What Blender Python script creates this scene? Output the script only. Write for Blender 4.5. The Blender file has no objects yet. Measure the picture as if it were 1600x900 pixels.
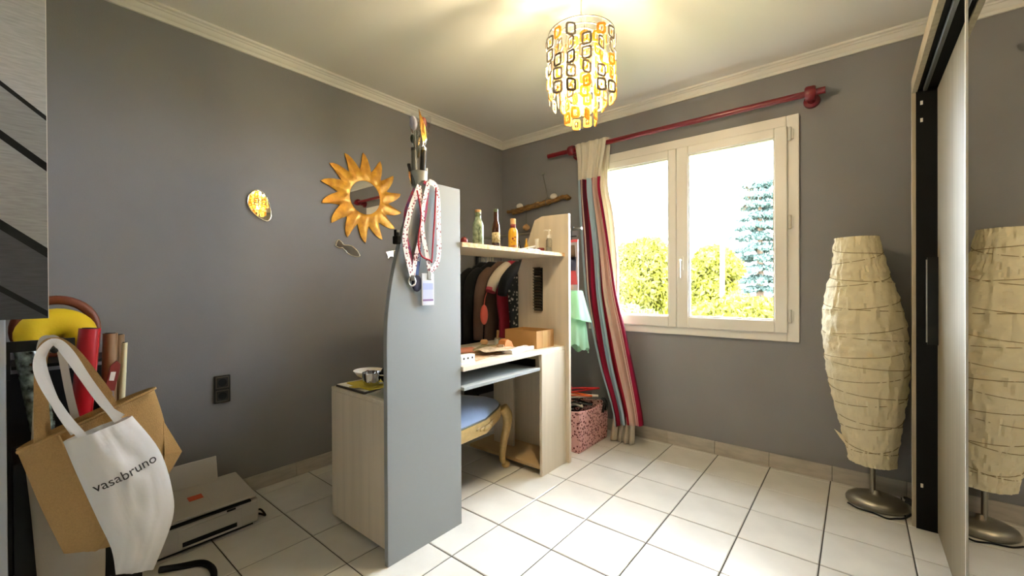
import bpy, math, random
from mathutils import Vector, Matrix, noise
random.seed(7)
PI = math.pi
sc = bpy.context.scene
col = sc.collection

# ------------------------------------------------------------------ camera
cam_d = bpy.data.cameras.new('camera'); cam = bpy.data.objects.new('camera', cam_d); col.objects.link(cam)
FPX, YAW, PITCH, ROLL = 657.23, 0.6868, -0.0041, -0.0049
cam_d.sensor_fit = 'HORIZONTAL'; cam_d.sensor_width = 36.0; cam_d.lens = 36.0*FPX/1600
cam_d.clip_start = 0.02; cam_d.clip_end = 300
F0 = Vector((-math.sin(YAW), math.cos(YAW), 0)); R0 = Vector((math.cos(YAW), math.sin(YAW), 0)); Z0 = Vector((0, 0, 1))
F = math.cos(PITCH)*F0 + math.sin(PITCH)*Z0; U = -math.sin(PITCH)*F0 + math.cos(PITCH)*Z0
R2 = math.cos(ROLL)*R0 + math.sin(ROLL)*U; U2 = -math.sin(ROLL)*R0 + math.cos(ROLL)*U
m = Matrix((R2, U2, -F)).transposed().to_4x4(); m.translation = Vector((0, 0, 1.14))
cam.matrix_world = m
sc.camera = cam

# ------------------------------------------------------------------ sky, sun, exposure
SKY = 25.0
w = bpy.data.worlds.new('sky'); sc.world = w; w.use_nodes = True
bg = w.node_tree.nodes['Background']; bg.inputs[0].default_value = (0.82, 0.91, 1.0, 1); bg.inputs[1].default_value = SKY
sun_d = bpy.data.lights.new('sun_offscreen', 'SUN'); sun_d.energy = 12.0; sun_d.angle = 0.02; sun_d.color = (1, 0.92, 0.76)
sun = bpy.data.objects.new('sun_offscreen', sun_d); col.objects.link(sun)
sun.rotation_euler = Vector((-1.0, 0.0, -0.95)).to_track_quat('-Z', 'Y').to_euler()
BULB_W = 12.5
sc.view_settings.view_transform = 'Standard'; sc.view_settings.look = 'None'
sc.view_settings.exposure = 1.45; sc.view_settings.gamma = 1.0; sc.view_settings.use_curve_mapping = False
sc.cycles.max_bounces = 10; sc.cycles.diffuse_bounces = 7; sc.cycles.glossy_bounces = 5
sc.cycles.transparent_max_bounces = 12; sc.cycles.transmission_bounces = 6
sc.cycles.caustics_reflective = False; sc.cycles.caustics_refractive = False
sc.cycles.sample_clamp_indirect = 6.0
sc.cycles.use_denoising = True

# ------------------------------------------------------------------ helpers
def lin(h):
    if isinstance(h, str):
        h = h.lstrip('#'); c = [int(h[i:i+2], 16)/255 for i in (0, 2, 4)]
    else:
        c = h
    return tuple(x/12.92 if x <= .04045 else ((x+.055)/1.055)**2.4 for x in c) + (1,)
MATS = {}
def nodes(name):
    mt = bpy.data.materials.new(name); mt.use_nodes = True; MATS[name] = mt
    nt = mt.node_tree; b = nt.nodes['Principled BSDF']
    return mt, nt, b
def mat(name, c, rough=.6, metal=0., var=0., scale=8., stretch=(1, 1, 1), bump=0., bscale=None, trans=0., spec=.5, c2=None, coat=0., emis=None, es=0., sheen=0., tl=0., detail=4.):
    mt, nt, b = nodes(name); N = nt.nodes; L = nt.links
    b.inputs['Base Color'].default_value = lin(c); b.inputs['Roughness'].default_value = rough; b.inputs['Metallic'].default_value = metal
    b.inputs['Specular IOR Level'].default_value = spec; b.inputs['Transmission Weight'].default_value = trans; b.inputs['Coat Weight'].default_value = coat
    b.inputs['Sheen Weight'].default_value = sheen
    if emis: b.inputs['Emission Color'].default_value = lin(emis); b.inputs['Emission Strength'].default_value = es
    if var or bump or c2:
        tc = N.new('ShaderNodeTexCoord'); mp = N.new('ShaderNodeMapping'); mp.inputs['Scale'].default_value = stretch
        L.new(tc.outputs['Object'], mp.inputs[0])
        nz = N.new('ShaderNodeTexNoise'); nz.inputs['Scale'].default_value = scale; nz.inputs['Detail'].default_value = detail
        L.new(mp.outputs[0], nz.inputs['Vector'])
        if var or c2:
            cr = N.new('ShaderNodeValToRGB'); a = lin(c)
            if c2: d = lin(c2); e = a
            else:
                d = tuple(x*(1-var) for x in a[:3])+(1,); e = tuple(min(1, x*(1+var)) for x in a[:3])+(1,)
            cr.color_ramp.elements[0].color = d; cr.color_ramp.elements[1].color = e
            cr.color_ramp.elements[0].position = .35; cr.color_ramp.elements[1].position = .65
            L.new(nz.outputs[0], cr.inputs[0]); L.new(cr.outputs[0], b.inputs['Base Color'])
        if bump:
            bp = N.new('ShaderNodeBump'); bp.inputs['Strength'].default_value = bump; bp.inputs['Distance'].default_value = .01
            if bscale:
                n2 = N.new('ShaderNodeTexNoise'); n2.inputs['Scale'].default_value = bscale; n2.inputs['Detail'].default_value = 3
                L.new(mp.outputs[0], n2.inputs['Vector']); L.new(n2.outputs[0], bp.inputs['Height'])
            else: L.new(nz.outputs[0], bp.inputs['Height'])
            L.new(bp.outputs[0], b.inputs['Normal'])
    if tl:
        t = N.new('ShaderNodeBsdfTranslucent'); t.inputs[0].default_value = lin(c)
        mx = N.new('ShaderNodeMixShader'); mx.inputs[0].default_value = tl
        L.new(b.outputs[0], mx.inputs[1]); L.new(t.outputs[0], mx.inputs[2]); L.new(mx.outputs[0], N['Material Output'].inputs[0])
    return mt
def glassy(name, tint=(1, 1, 1, 1), refl=.03, rough=.0):
    mt, nt, b = nodes(name); N = nt.nodes; L = nt.links; N.remove(b)
    t = N.new('ShaderNodeBsdfTransparent'); t.inputs[0].default_value = tint
    g = N.new('ShaderNodeBsdfGlossy'); g.inputs['Roughness'].default_value = rough
    lw = N.new('ShaderNodeLayerWeight'); lw.inputs[0].default_value = .25
    mu = N.new('ShaderNodeMath'); mu.operation = 'MULTIPLY_ADD'; mu.inputs[1].default_value = .6; mu.inputs[2].default_value = refl
    L.new(lw.outputs['Fresnel'], mu.inputs[0])
    mx = N.new('ShaderNodeMixShader'); L.new(mu.outputs[0], mx.inputs[0]); L.new(t.outputs[0], mx.inputs[1]); L.new(g.outputs[0], mx.inputs[2])
    L.new(mx.outputs[0], N['Material Output'].inputs[0])
    return mt
def uv_ramp(name, stops, rough=.8, axis='X', vband=None, weave=0., src='UV', scale=1., offset=0., tl=0., grain=0., shear=None):
    """constant colour ramp over one coordinate: stripes, printed bands"""
    mt, nt, b = nodes(name); N = nt.nodes; L = nt.links
    tc = N.new('ShaderNodeTexCoord'); sp = N.new('ShaderNodeSeparateXYZ'); L.new(tc.outputs[src], sp.inputs[0])
    val = sp.outputs[axis]
    if shear:
        ma = N.new('ShaderNodeMath'); ma.operation = 'MULTIPLY_ADD'; ma.inputs[1].default_value = shear[1]
        L.new(sp.outputs[shear[0]], ma.inputs[0]); L.new(val, ma.inputs[2]); val = ma.outputs[0]
    ms = N.new('ShaderNodeMath'); ms.operation = 'MULTIPLY_ADD'; ms.inputs[1].default_value = scale; ms.inputs[2].default_value = offset
    L.new(val, ms.inputs[0])
    cr = N.new('ShaderNodeValToRGB'); cr.color_ramp.interpolation = 'CONSTANT'
    el = cr.color_ramp.elements
    for i, (p, c) in enumerate(stops):
        e = el[i] if i < 2 else el.new(p)
        e.position = p; e.color = lin(c)
    L.new(ms.outputs[0], cr.inputs[0]); out = cr.outputs[0]
    if grain:
        mp = N.new('ShaderNodeMapping'); mp.inputs['Scale'].default_value = (1, 4, 30); L.new(tc.outputs['Object'], mp.inputs[0])
        if shear: mp.inputs['Rotation'].default_value = (.7, 0, 0)
        nz = N.new('ShaderNodeTexNoise'); nz.inputs['Scale'].default_value = 6; nz.inputs['Detail'].default_value = 6; L.new(mp.outputs[0], nz.inputs['Vector'])
        ov = N.new('ShaderNodeMix'); ov.data_type = 'RGBA'; ov.blend_type = 'OVERLAY'; ov.inputs[0].default_value = grain
        L.new(out, ov.inputs[6]); L.new(nz.outputs[0], ov.inputs[7]); out = ov.outputs[2]
    if vband:
        lt = N.new('ShaderNodeMath'); lt.operation = 'LESS_THAN'; lt.inputs[1].default_value = vband[0]; L.new(sp.outputs['Y'], lt.inputs[0])
        mx = N.new('ShaderNodeMix'); mx.data_type = 'RGBA'; L.new(lt.outputs[0], mx.inputs[0]); L.new(out, mx.inputs[6]); mx.inputs[7].default_value = lin(vband[1]); out = mx.outputs[2]
    L.new(out, b.inputs['Base Color']); b.inputs['Roughness'].default_value = rough; b.inputs['Specular IOR Level'].default_value = .25
    if tl:
        t = N.new('ShaderNodeBsdfTranslucent'); L.new(out, t.inputs[0])
        mx2 = N.new('ShaderNodeMixShader'); mx2.inputs[0].default_value = tl
        L.new(b.outputs[0], mx2.inputs[1]); L.new(t.outputs[0], mx2.inputs[2]); L.new(mx2.outputs[0], N['Material Output'].inputs[0])
    return mt
def spots(name, base, dark, scale=40, thr=.3, dark2=None, rough=.8):
    mt, nt, b = nodes(name); N = nt.nodes; L = nt.links
    tc = N.new('ShaderNodeTexCoord'); nz = N.new('ShaderNodeTexNoise'); nz.inputs['Scale'].default_value = scale*.8
    L.new(tc.outputs['Object'], nz.inputs['Vector'])
    va = N.new('ShaderNodeVectorMath'); va.operation = 'MULTIPLY_ADD'; va.inputs[1].default_value = (.018,)*3
    L.new(nz.outputs['Color'], va.inputs[0]); L.new(tc.outputs['Object'], va.inputs[2])
    vo = N.new('ShaderNodeTexVoronoi'); vo.inputs['Scale'].default_value = scale; vo.inputs['Randomness'].default_value = .75; L.new(va.outputs[0], vo.inputs['Vector'])
    cr = N.new('ShaderNodeValToRGB'); cr.color_ramp.interpolation = 'CONSTANT'
    cr.color_ramp.elements[0].color = lin(dark2 or dark); cr.color_ramp.elements[0].position = 0
    cr.color_ramp.elements[1].color = lin(base); cr.color_ramp.elements[1].position = thr
    if dark2: e = cr.color_ramp.elements.new(thr*.6); e.color = lin(dark)
    L.new(vo.outputs['Distance'], cr.inputs[0]); L.new(cr.outputs[0], b.inputs['Base Color']); b.inputs['Roughness'].default_value = rough
    return mt

class MB:
    def __init__(s): s.v = []; s.f = []; s.uv = {}
    def add(s, vs, fs, uvs=None):
        o = len(s.v); s.v += [tuple(p) for p in vs]
        for i, f in enumerate(fs):
            s.f.append(tuple(o+k for k in f))
            if uvs: s.uv[len(s.f)-1] = [uvs[k] for k in f]
        return s
    def box(s, x0, x1, y0, y1, z0, z1):
        return s.add([(x0,y0,z0),(x1,y0,z0),(x1,y1,z0),(x0,y1,z0),(x0,y0,z1),(x1,y0,z1),(x1,y1,z1),(x0,y1,z1)],
                     [(0,3,2,1),(4,5,6,7),(0,1,5,4),(1,2,6,5),(2,3,7,6),(3,0,4,7)])
    def prism(s, poly, axis, a, b):
        n = len(poly)
        def P(p, t):
            return {'X': (t, p[0], p[1]), 'Y': (p[0], t, p[1]), 'Z': (p[0], p[1], t)}[axis]
        s.add([P(p, a) for p in poly]+[P(p, b) for p in poly],
              [tuple(range(n))[::-1], tuple(range(n, 2*n))]+[(i, (i+1) % n, n+(i+1) % n, n+i) for i in range(n)])
        return s
    def tube(s, path, r, seg=8, cap=True, flat=None, closed=False):
        """tube along a path; r number or list; flat=(a,b) gives an elliptical or ribbon section"""
        pts = [Vector(p) for p in path]; n = len(pts)
        rr = r if isinstance(r, (list, tuple)) else [r]*n
        vs = []; up = Vector((0, 0, 1)); prev = None
        for i, p in enumerate(pts):
            if closed: t = pts[(i+1) % n]-pts[i-1]
            else: t = pts[min(i+1, n-1)]-pts[max(i-1, 0)]
            t = t.normalized() if t.length else Vector((0, 0, 1))
            if prev is None:
                a = up if abs(t.z) < .9 else Vector((1, 0, 0))
                nrm = (a-t*a.dot(t)).normalized()
            else:
                nrm = (prev-t*prev.dot(t)); nrm = nrm.normalized() if nrm.length > 1e-6 else prev
            prev = nrm; bi = t.cross(nrm)
            for k in range(seg):
                an = 2*PI*k/seg; ca, sa = math.cos(an), math.sin(an)
                fa, fb = flat if flat else (1, 1)
                vs.append(p+nrm*(ca*rr[i]*fa)+bi*(sa*rr[i]*fb))
        fs = []
        for i in range(n if closed else n-1):
            for k in range(seg):
                j = (i+1) % n
                fs.append((i*seg+k, i*seg+(k+1) % seg, j*seg+(k+1) % seg, j*seg+k))
        if cap and not closed:
            fs.append(tuple(range(seg))[::-1]); fs.append(tuple((n-1)*seg+k for k in range(seg)))
        return s.add(vs, fs)
    def lathe(s, prof, c=(0, 0, 0), seg=24, sx=1., sy=1., fn=None):
        vs = []; fs = []; n = len(prof)
        for r, z in prof:
            for k in range(seg):
                a = 2*PI*k/seg; p = Vector((c[0]+r*sx*math.cos(a), c[1]+r*sy*math.sin(a), c[2]+z))
                vs.append(fn(p, a, r) if fn else p)
        for i in range(n-1):
            for k in range(seg):
                fs.append((i*seg+k, i*seg+(k+1) % seg, (i+1)*seg+(k+1) % seg, (i+1)*seg+k))
        if prof[0][0] > 1e-5: fs.append(tuple(range(seg))[::-1])
        if prof[-1][0] > 1e-5: fs.append(tuple((n-1)*seg+k for k in range(seg)))
        return s.add(vs, fs)
    def grid(s, fn, nu, nv, closed_u=False):
        vs = []; uv = []
        for j in range(nv+1):
            for i in range(nu+1):
                a, b = i/nu, j/nv
                vs.append(fn(a, b)); uv.append((a, b))
        fs = [(j*(nu+1)+i, j*(nu+1)+i+1, (j+1)*(nu+1)+i+1, (j+1)*(nu+1)+i) for j in range(nv) for i in range(nu)]
        return s.add(vs, fs, uv)
    def ball(s, c, r, seg=12, rings=8, sx=1, sy=1, sz=1):
        prof = [(max(r*math.sin(PI*i/rings), 1e-6), -r*sz*math.cos(PI*i/rings)) for i in range(rings+1)]
        return s.lathe(prof, c, seg, sx, sy)
    def build(s, name, mt, parent=None, smooth=False, bevel=0., local=False, solid=0., sub=0, angle=None):
        me = bpy.data.meshes.new(name)
        off = Vector((0, 0, 0))
        if parent is not None and not local:
            p = parent
            while p: off += p.location; p = p.parent
        elif parent is None and s.v:
            xs, ys, zs = zip(*s.v); off = Vector(((min(xs)+max(xs))/2, (min(ys)+max(ys))/2, min(zs)))
        me.from_pydata([tuple(Vector(v)-off) for v in s.v], [], s.f)
        if s.uv:
            ul = me.uv_layers.new(name='UVMap')
            for pi, poly in enumerate(me.polygons):
                u = s.uv.get(pi)
                if u:
                    for k, li in enumerate(poly.loop_indices): ul.data[li].uv = u[k]
        me.materials.append(mt if not isinstance(mt, str) else MATS[mt])
        if smooth:
            for poly in me.polygons: poly.use_smooth = True
            if smooth == 'auto': me.set_sharp_from_angle(angle=math.radians(angle or 40))
        me.update()
        o = bpy.data.objects.new(name, me); col.objects.link(o)
        if parent is None: o.location = off
        else: o.parent = parent
        if solid:
            md = o.modifiers.new('solid', 'SOLIDIFY'); md.thickness = solid; md.offset = 0
        if bevel:
            md = o.modifiers.new('bevel', 'BEVEL'); md.width = bevel; md.segments = 2; md.limit_method = 'ANGLE'; md.angle_limit = math.radians(50)
        if sub:
            md = o.modifiers.new('sub', 'SUBSURF'); md.levels = sub; md.render_levels = sub
        return o
def thing(name, label, cat, loc=(0, 0, 0), rz=0., group=None):
    o = bpy.data.objects.new(name, None); o.empty_display_size = .05; col.objects.link(o)
    o.location = loc; o.rotation_euler = (0, 0, rz); return tag(o, label, cat, group)
def tag(o, label, cat, group=None):
    o['label'] = label; o['category'] = cat
    if group: o['group'] = group
    return o
def struct(o, label=None):
    o['kind'] = 'structure'
    if label: o['label'] = label
    return o
def sempty(name, label=None, loc=(0, 0, 0)):
    o = bpy.data.objects.new(name, None); col.objects.link(o); o.location = loc; return struct(o, label)
def part(name, me, parent, loc, rot=(0, 0, 0), scale=(1, 1, 1)):
    o = bpy.data.objects.new(name, me); col.objects.link(o); o.parent = parent; o.location = loc; o.rotation_euler = rot; o.scale = scale
    return o
def text_mesh(body, size, mt, depth=.0006):
    cu = bpy.data.curves.new('lettering', 'FONT'); cu.body = body; cu.size = size; cu.extrude = depth; cu.align_x = 'CENTER'; cu.align_y = 'CENTER'
    o = bpy.data.objects.new('lettering', cu); col.objects.link(o)
    dg = bpy.context.evaluated_depsgraph_get(); me = bpy.data.meshes.new_from_object(o.evaluated_get(dg))
    bpy.data.objects.remove(o); bpy.data.curves.remove(cu)
    me.materials.clear(); me.materials.append(MATS[mt] if isinstance(mt, str) else mt)
    return me
def curve(pts, n=8):
    """Catmull-Rom through the points"""
    P = [Vector(p) for p in pts]; out = []
    for i in range(len(P)-1):
        p0, p1, p2, p3 = P[max(i-1, 0)], P[i], P[i+1], P[min(i+2, len(P)-1)]
        for k in range(n):
            t = k/n
            out.append(.5*((2*p1)+(p2-p0)*t+(2*p0-5*p1+4*p2-p3)*t*t+(3*p1-p0-3*p2+p3)*t**3))
    out.append(P[-1]); return out

# ------------------------------------------------------------------ materials
mat('wall_paint', '888688', .82, var=.03, scale=3, bump=.08, bscale=180, spec=.25)
mat('ceiling_paint', 'eae7df', .85, bump=.05, bscale=90, spec=.2)
mat('moulding_paint', 'e6e3da', .6)
mat('near_wall_paint', 'e8e6e0', .85)
mat('tile_glaze', 'd6d4cf', .22, var=.05, scale=5, bump=.03, bscale=40, coat=.2)
mat('grout', '332e2a', .9)
mat('skirting_tile', 'b4aca2', .4, var=.10, scale=10, stretch=(1, 1, 4))
mat('pvc_white', 'ebe7e0', .35)
mat('pvc_trim', 'd6d2ca', .4)
glassy('window_glass')
mat('oak_cream', 'd2c6b2', .5, var=.055, scale=2.2, stretch=(11, 11, .5))
mat('oak_top', 'd8cdb8', .45, var=.05, scale=2.4, stretch=(11, .6, 11))
mat('base_wood', 'b79a70', .6, var=.06, scale=4)
mat('oak_edge', 'f1eee8', .5)
mat('panel_grey', '8f9394', .45)
mat('panel_edge', '5c5f64', .5)
mat('chip_edge', 'cf9d6a', .7, scale=60, c2='e6c99c')
mat('tray_grey', '9aa0a2', .5)
mat('black', '070708', .6, spec=.3)
mat('black_gloss', '0a0a0b', .2)
mat('steel', 'b9b7b0', .3, metal=1)
mat('chrome', 'd8d8d8', .08, metal=1)
mat('mirror', 'eeeeee', .012, metal=1)
mat('gold_paint', 'd9a02f', .38, metal=.35, scale=22, c2='b87a1c', bump=.2, bscale=30)
mat('mirror_bevel', 'f0ead8', .15, metal=.9)
mat('red_lacquer', '6c0a18', .3, coat=.2)
mat('curtain_cream', 'ded6c6', .9, tl=.25, bump=.1, bscale=300)
mat('lining_cloth', 'e4dccb', .9, tl=.35)
STR = ['ded6c6', 'a8bccb', '701428', 'd3bcb2', '55182a', '8a1230', '97adbd', 'abc3d2', '5a1424', '9a1128', 'd9b9ac', '86102a', 'd9b9ac', '98163a', '6c1230']
POS = [0, .06, .13, .20, .31, .34, .42, .44, .605, .622, .725, .900, .908, .918, .970]
uv_ramp('curtain_stripe', list(zip(POS, STR)), tl=.18, vband=(.135, 'ded6c6'))
mat('lamp_paper', 'f2e7c6', .7, tl=.25, bump=.6, bscale=28, var=.04, scale=20)
mat('lamp_wire', '9a8350', .6)
mat('satin_metal', '9c968a', .35, metal=.9)
mat('wardrobe_wood', '857b66', .5, var=.16, scale=2.5, stretch=(22, 22, .35), detail=6)
mat('wardrobe_edge', 'a59881', .5, var=.12, scale=3, stretch=(20, 20, .4))
mat('dark_lining', '060606', .7, spec=.2)
mat('rail_metal', '77787a', .35, metal=.8)
mat('chair_wood', 'c8a86c', .45, var=.12, scale=30)
mat('chair_velvet', 'a3b8dd', .9, sheen=.5, var=.05, scale=15)
mat('cardboard', 'b0854e', .8, var=.05, scale=12)
mat('tape', 'c39c62', .3)
mat('paper_white', 'eeeae2', .7)
mat('paper_yellow', 'c9b43a', .7)
mat('jute', 'ac8957', .95, var=.06, scale=170, bump=.35, bscale=320)
mat('cotton_white', 'f2f4fa', .85, bump=.3, bscale=14)
mat('beige_cloth', 'b9b1a4', .95, bump=.2, bscale=10)
mat('ink', '3a3c46', .7)
mat('pillow_yellow', 'e6c112', .7, bump=.15, bscale=60)
mat('roll_red', 'b00f1c', .3, coat=.3)
mat('roll_brown', '8a6a48', .6)
mat('roll_cream', 'd8cfa8', .6)
mat('roll_camo', 'a3b3a6', .2, scale=38, c2='060a08', coat=.6, detail=6)
mat('wood_rust', '6b3013', .5)
mat('printer_body', 'b4b0aa', .55)
mat('printer_lid', 'bdb7b0', .6)
mat('sticker_red', 'b0431f', .5)
mat('cabinet_white', 'c3cbd8', .5)
mat('wood_drift', 'a2793f', .8, scale=18, c2='5c3d1c', stretch=(1, 6, 6), bump=.5)
mat('shell_white', 'ece5da', .5)
mat('string', '6a645c', .9)
mat('bottle_green', 'a9b79b', .3, scale=45, c2='6f8262', coat=.3)
mat('bottle_brown', '3a160a', .1, coat=.6)
mat('bottle_yellow', 'd8a524', .3, coat=.3)
mat('label_cream', 'd9c9a0', .6, scale=80, c2='7d6a3c')
mat('cork', 'c59c6c', .8)
glassy('clear_plastic', (.93, .95, .95, 1), .12, .05)
mat('ball_red', '6e1113', .35)
mat('fabric_black', '0c0c0e', .95)
mat('fabric_brown', '6a5044', .95, var=.06)
mat('fabric_ecru', 'd0c3b0', .95)
mat('fabric_rose', '9c2536', .95)
mat('trim_rose', 'b8424e', .9)
spots('fabric_floral', '121214', '8c8478', 34, .33, 'b9ada2', .9)
mat('coral', 'f0664a', .8)
mat('mint_tulle', 'b4e2c0', .9, tl=.4)
mat('print_red', 'a33437', .6)
mat('print_navy', '2c2f4a', .6)
mat('print_skin', 'b08d80', .6)
mat('print_grey', '9a8f90', .5)
mat('hanger_orange', 'd9632a', .35)
mat('hanger_red', 'c01f22', .35)
mat('hanger_white', 'd8d2c6', .4)
mat('hanger_maroon', '57202e', .3)
spots('leopard', 'dba9a6', '4b1218', 52, .36, '7a2226')
spots('lanyard_pink', 'e8dede', '8a4a58', 75, .36)
mat('lanyard_red', 'b01c30', .7)
mat('lanyard_mix', 'c22836', .7, scale=22, c2='3d3c78')
mat('lanyard_blue', '26407c', .7)
mat('badge_white', 'dfe2ee', .3)
uv_ramp('badge_print', [(0, 'd8dcec'), (.12, '8a6f9c'), (.2, 'c3c9e6'), (.62, 'aab6e0'), (.9, 'cfd6ee')], .3, axis='Y')
mat('tube_grey', '5c5c58', .35)
mat('tube_dark', '1d1e1e', .3)
mat('cup_grey', 'a8a9a2', .4)
mat('gold_foil', 'd6a63c', .3, metal=.5, scale=30, c2='a8752a', bump=.6)
mat('foil_red', '7c2a22', .5)
mat('foil_lilac', 'a39eb0', .4)
mat('socket_black', '17140f', .35)
mat('socket_rim', '4d4537', .35)
mat('loop_shell', '9a9184', .35, metal=.25, tl=.12)
mat('loop_dark', '5f574c', .4, metal=.3)
mat('crystal', 'd0a852', .2, tl=.4, coat=.6)
mat('bulb_glow', 'fff0c8', .4, emis='ffd27a', es=6)
mat('leaf_lime', '61600e', .8, tl=.4, var=.3, scale=3)
mat('leaf_green', '58622a', .8, tl=.4, var=.3, scale=3)
mat('leaf_cedar', '3c4e48', .85, tl=.3, var=.25, scale=3)
mat('bark', '5a4634', .9)
mat('lawn', '4c5230', .95, var=.2, scale=.7)
mat('house_wall', 'd8cfc4', .9)
mat('house_roof', 'b06a4c', .9)
mat('pole_grey', 'c8c8c4', .6)
uv_ramp('photo_print', [(0, '3c3c3e'), (.130, '08080a'), (.152, '48484a'), (.318, '08080a'), (.350, '9a9a9a'), (.592, '08080a'), (.618, '909090'), (.752, '141416'), (.766, 'b4b4b4'), (.95, 'b0b0b0')],
        .6, axis='Z', src='Object', shear=('Y', .85), grain=.35, offset=-1.2975)

# ------------------------------------------------------------------ room dimensions
LW, BW, RW, NW, CZ = -2.626, 3.063, .86, -1.35, 2.50
TILE, TX, TY = .30228, -1.3289, 1.2073

# floor: slab and single tiles
fl = MB().box(LW-.3, RW+.3, NW-.3, BW+.3, -.2, -.004).build('floor', 'grout'); struct(fl, 'floor of off-white glazed square tiles')
tm_cache = {}
def tile_mesh(wx, wy):
    k = (round(wx, 3), round(wy, 3))
    if k not in tm_cache:
        b = .0035; x, y = wx/2, wy/2; z0 = -.006
        vs = [(-x,-y,z0),(x,-y,z0),(x,y,z0),(-x,y,z0),(-x,-y,-b*.6),(x,-y,-b*.6),(x,y,-b*.6),(-x,y,-b*.6),(-x+b,-y+b,0),(x-b,-y+b,0),(x-b,y-b,0),(-x+b,y-b,0)]
        fs = [(0,1,5,4),(1,2,6,5),(2,3,7,6),(3,0,4,7),(4,5,9,8),(5,6,10,9),(6,7,11,10),(7,4,8,11),(8,9,10,11)]
        me = bpy.data.meshes.new('tile'); me.from_pydata(vs, [], fs); me.materials.append(MATS['tile_glaze']); tm_cache[k] = me
    return tm_cache[k]
gap = .0050
for i in range(-5, 8):
    for j in range(-9, 7):
        x0, x1 = TX+i*TILE, TX+(i+1)*TILE; y0, y1 = TY+j*TILE, TY+(j+1)*TILE
        x0, x1 = max(x0, LW), min(x1, RW); y0, y1 = max(y0, NW), min(y1, BW)
        if x1-x0 < .02 or y1-y0 < .02: continue
        part('tile', tile_mesh(x1-x0-gap, y1-y0-gap), fl, Vector(((x0+x1)/2, (y0+y1)/2, 0))-fl.location)

# walls and ceiling
WX0, WX1, WZ0, WZ1 = -1.69, -.267, .793, 2.169         # outer frame of the window
hx0, hx1, hz0, hz1 = WX0+.04, WX1-.04, WZ0+.04, WZ1-.04
b = MB(); T = .28
b.box(LW-.3, hx0, BW, BW+T, 0, CZ); b.box(hx1, RW+.3, BW, BW+T, 0, CZ); b.box(hx0, hx1, BW, BW+T, 0, hz0); b.box(hx0, hx1, BW, BW+T, hz1, CZ)
struct(b.build('wall_back', 'wall_paint'), 'grey painted wall around the window')
struct(MB().box(LW-.3, LW, NW-.3, BW, 0, CZ).build('wall_left', 'wall_paint'), 'grey painted wall with the sun mirror')
struct(MB().box(RW, RW+.3, NW-.3, BW, 0, CZ).build('wall_right', 'near_wall_paint'))
struct(MB().box(LW, RW, NW-.25, NW, 0, CZ).build('wall_front', 'near_wall_paint'))
struct(MB().box(LW-.3, RW+.3, NW-.3, BW+.3, CZ, CZ+.2).build('ceiling', 'ceiling_paint'), 'white ceiling')
# cornices
def cornice(name, along):
    pr = [(0, 2.440), (.012, 2.440), (.014, 2.456), (.026, 2.464), (.032, 2.478), (.040, 2.480), (.044, 2.486), (.058, 2.490), (.060, 2.5), (0, 2.5)]
    b = MB()
    if along == 'left': b.prism([(LW+p, z) for p, z in pr], 'Y', NW, BW)
    else: b.prism([(BW-p, z) for p, z in pr], 'X', LW, RW)
    return struct(b.build(name, 'moulding_paint', smooth='auto'), 'white moulded cornice')
cornice('trim_1', 'left'); cornice('trim_2', 'back')
# tiled skirting, one object for each tile
bbh = .088
bb = sempty('baseboard_back', 'skirting of beige tiles under the window', (0, BW, 0))
xs = [LW+.012]+[-.112+.3155*k for k in range(-7, 4)]
xs = [x for x in xs if x < RW]+[RW]
for x0, x1 in zip(xs, xs[1:]): MB().box(x0+.001, x1-.001, BW-.011, BW, 0, bbh).build('tile', 'skirting_tile', bb, bevel=.002)
bb = sempty('baseboard_left', 'skirting of beige tiles under the sun mirror', (LW, 0, 0))
ys = [NW+.31*k for k in range(15)]; ys = [y for y in ys if y < BW-.05]+[BW-.012]
for y0, y1 in zip(ys, ys[1:]): MB().box(LW, LW+.011, y0+.001, y1-.001, 0, bbh-.006).build('tile', 'skirting_tile', bb, bevel=.002)

# ------------------------------------------------------------------ window
win = sempty('window_1', 'white double casement window', ((WX0+WX1)/2, BW, WZ0))
def rect_frame(b, x0, x1, z0, z1, t, y0, y1, tb=None):
    tb = tb or t
    b.box(x0, x0+t, y0, y1, z0, z1); b.box(x1-t, x1, y0, y1, z0, z1); b.box(x0+t, x1-t, y0, y1, z0, z0+tb); b.box(x0+t, x1-t, y0, y1, z1-t, z1)
b = MB(); rect_frame(b, WX0, WX1, WZ0, WZ1, .062, BW-.022, BW+.05); b.build('frame', 'pvc_white', win, bevel=.004)
MB().box(WX0, WX1, BW+.10, BW+.32, WZ0-.03, WZ0+.035).build('sill', 'pvc_trim', win)
def sash(x0, x1, sl, sr):
    z0, z1 = WZ0+.053, WZ1-.066; y0, y1 = BW-.042, BW+.03
    b = MB(); b.box(x0, x0+sl, y0, y1, z0, z1); b.box(x1-sr, x1, y0, y1, z0, z1); b.box(x0+sl, x1-sr, y0, y1, z0, z0+.075); b.box(x0+sl, x1-sr, y0, y1, z1-.058, z1)
    o = b.build('sash', 'pvc_white', win, bevel=.006)
    b = MB(); rect_frame(b, x0+sl-.004, x1-sr+.004, z0+.071, z1-.054, .012, y0+.012, y0+.034); b.build('glazing_bead', 'pvc_trim', o)
    MB().box(x0+sl, x1-sr, y0+.03, y0+.036, z0+.07, z1-.05).build('pane', 'window_glass', o)
    return o
sash(WX0+.058, -.984, .068, .054)
rs = sash(-.981, WX1-.058, .078, .067)
hd = MB().box(-.958, -.932, BW-.052, BW-.040, 1.245, 1.34).build('handle', 'pvc_white', win, bevel=.004)
MB().tube(curve([(-.945, BW-.045, 1.315), (-.945, BW-.085, 1.312), (-.945, BW-.09, 1.29), (-.945, BW-.086, 1.19)]), .010, 8, flat=(1, .8)).build('grip', 'pvc_white', hd, smooth=True)
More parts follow.
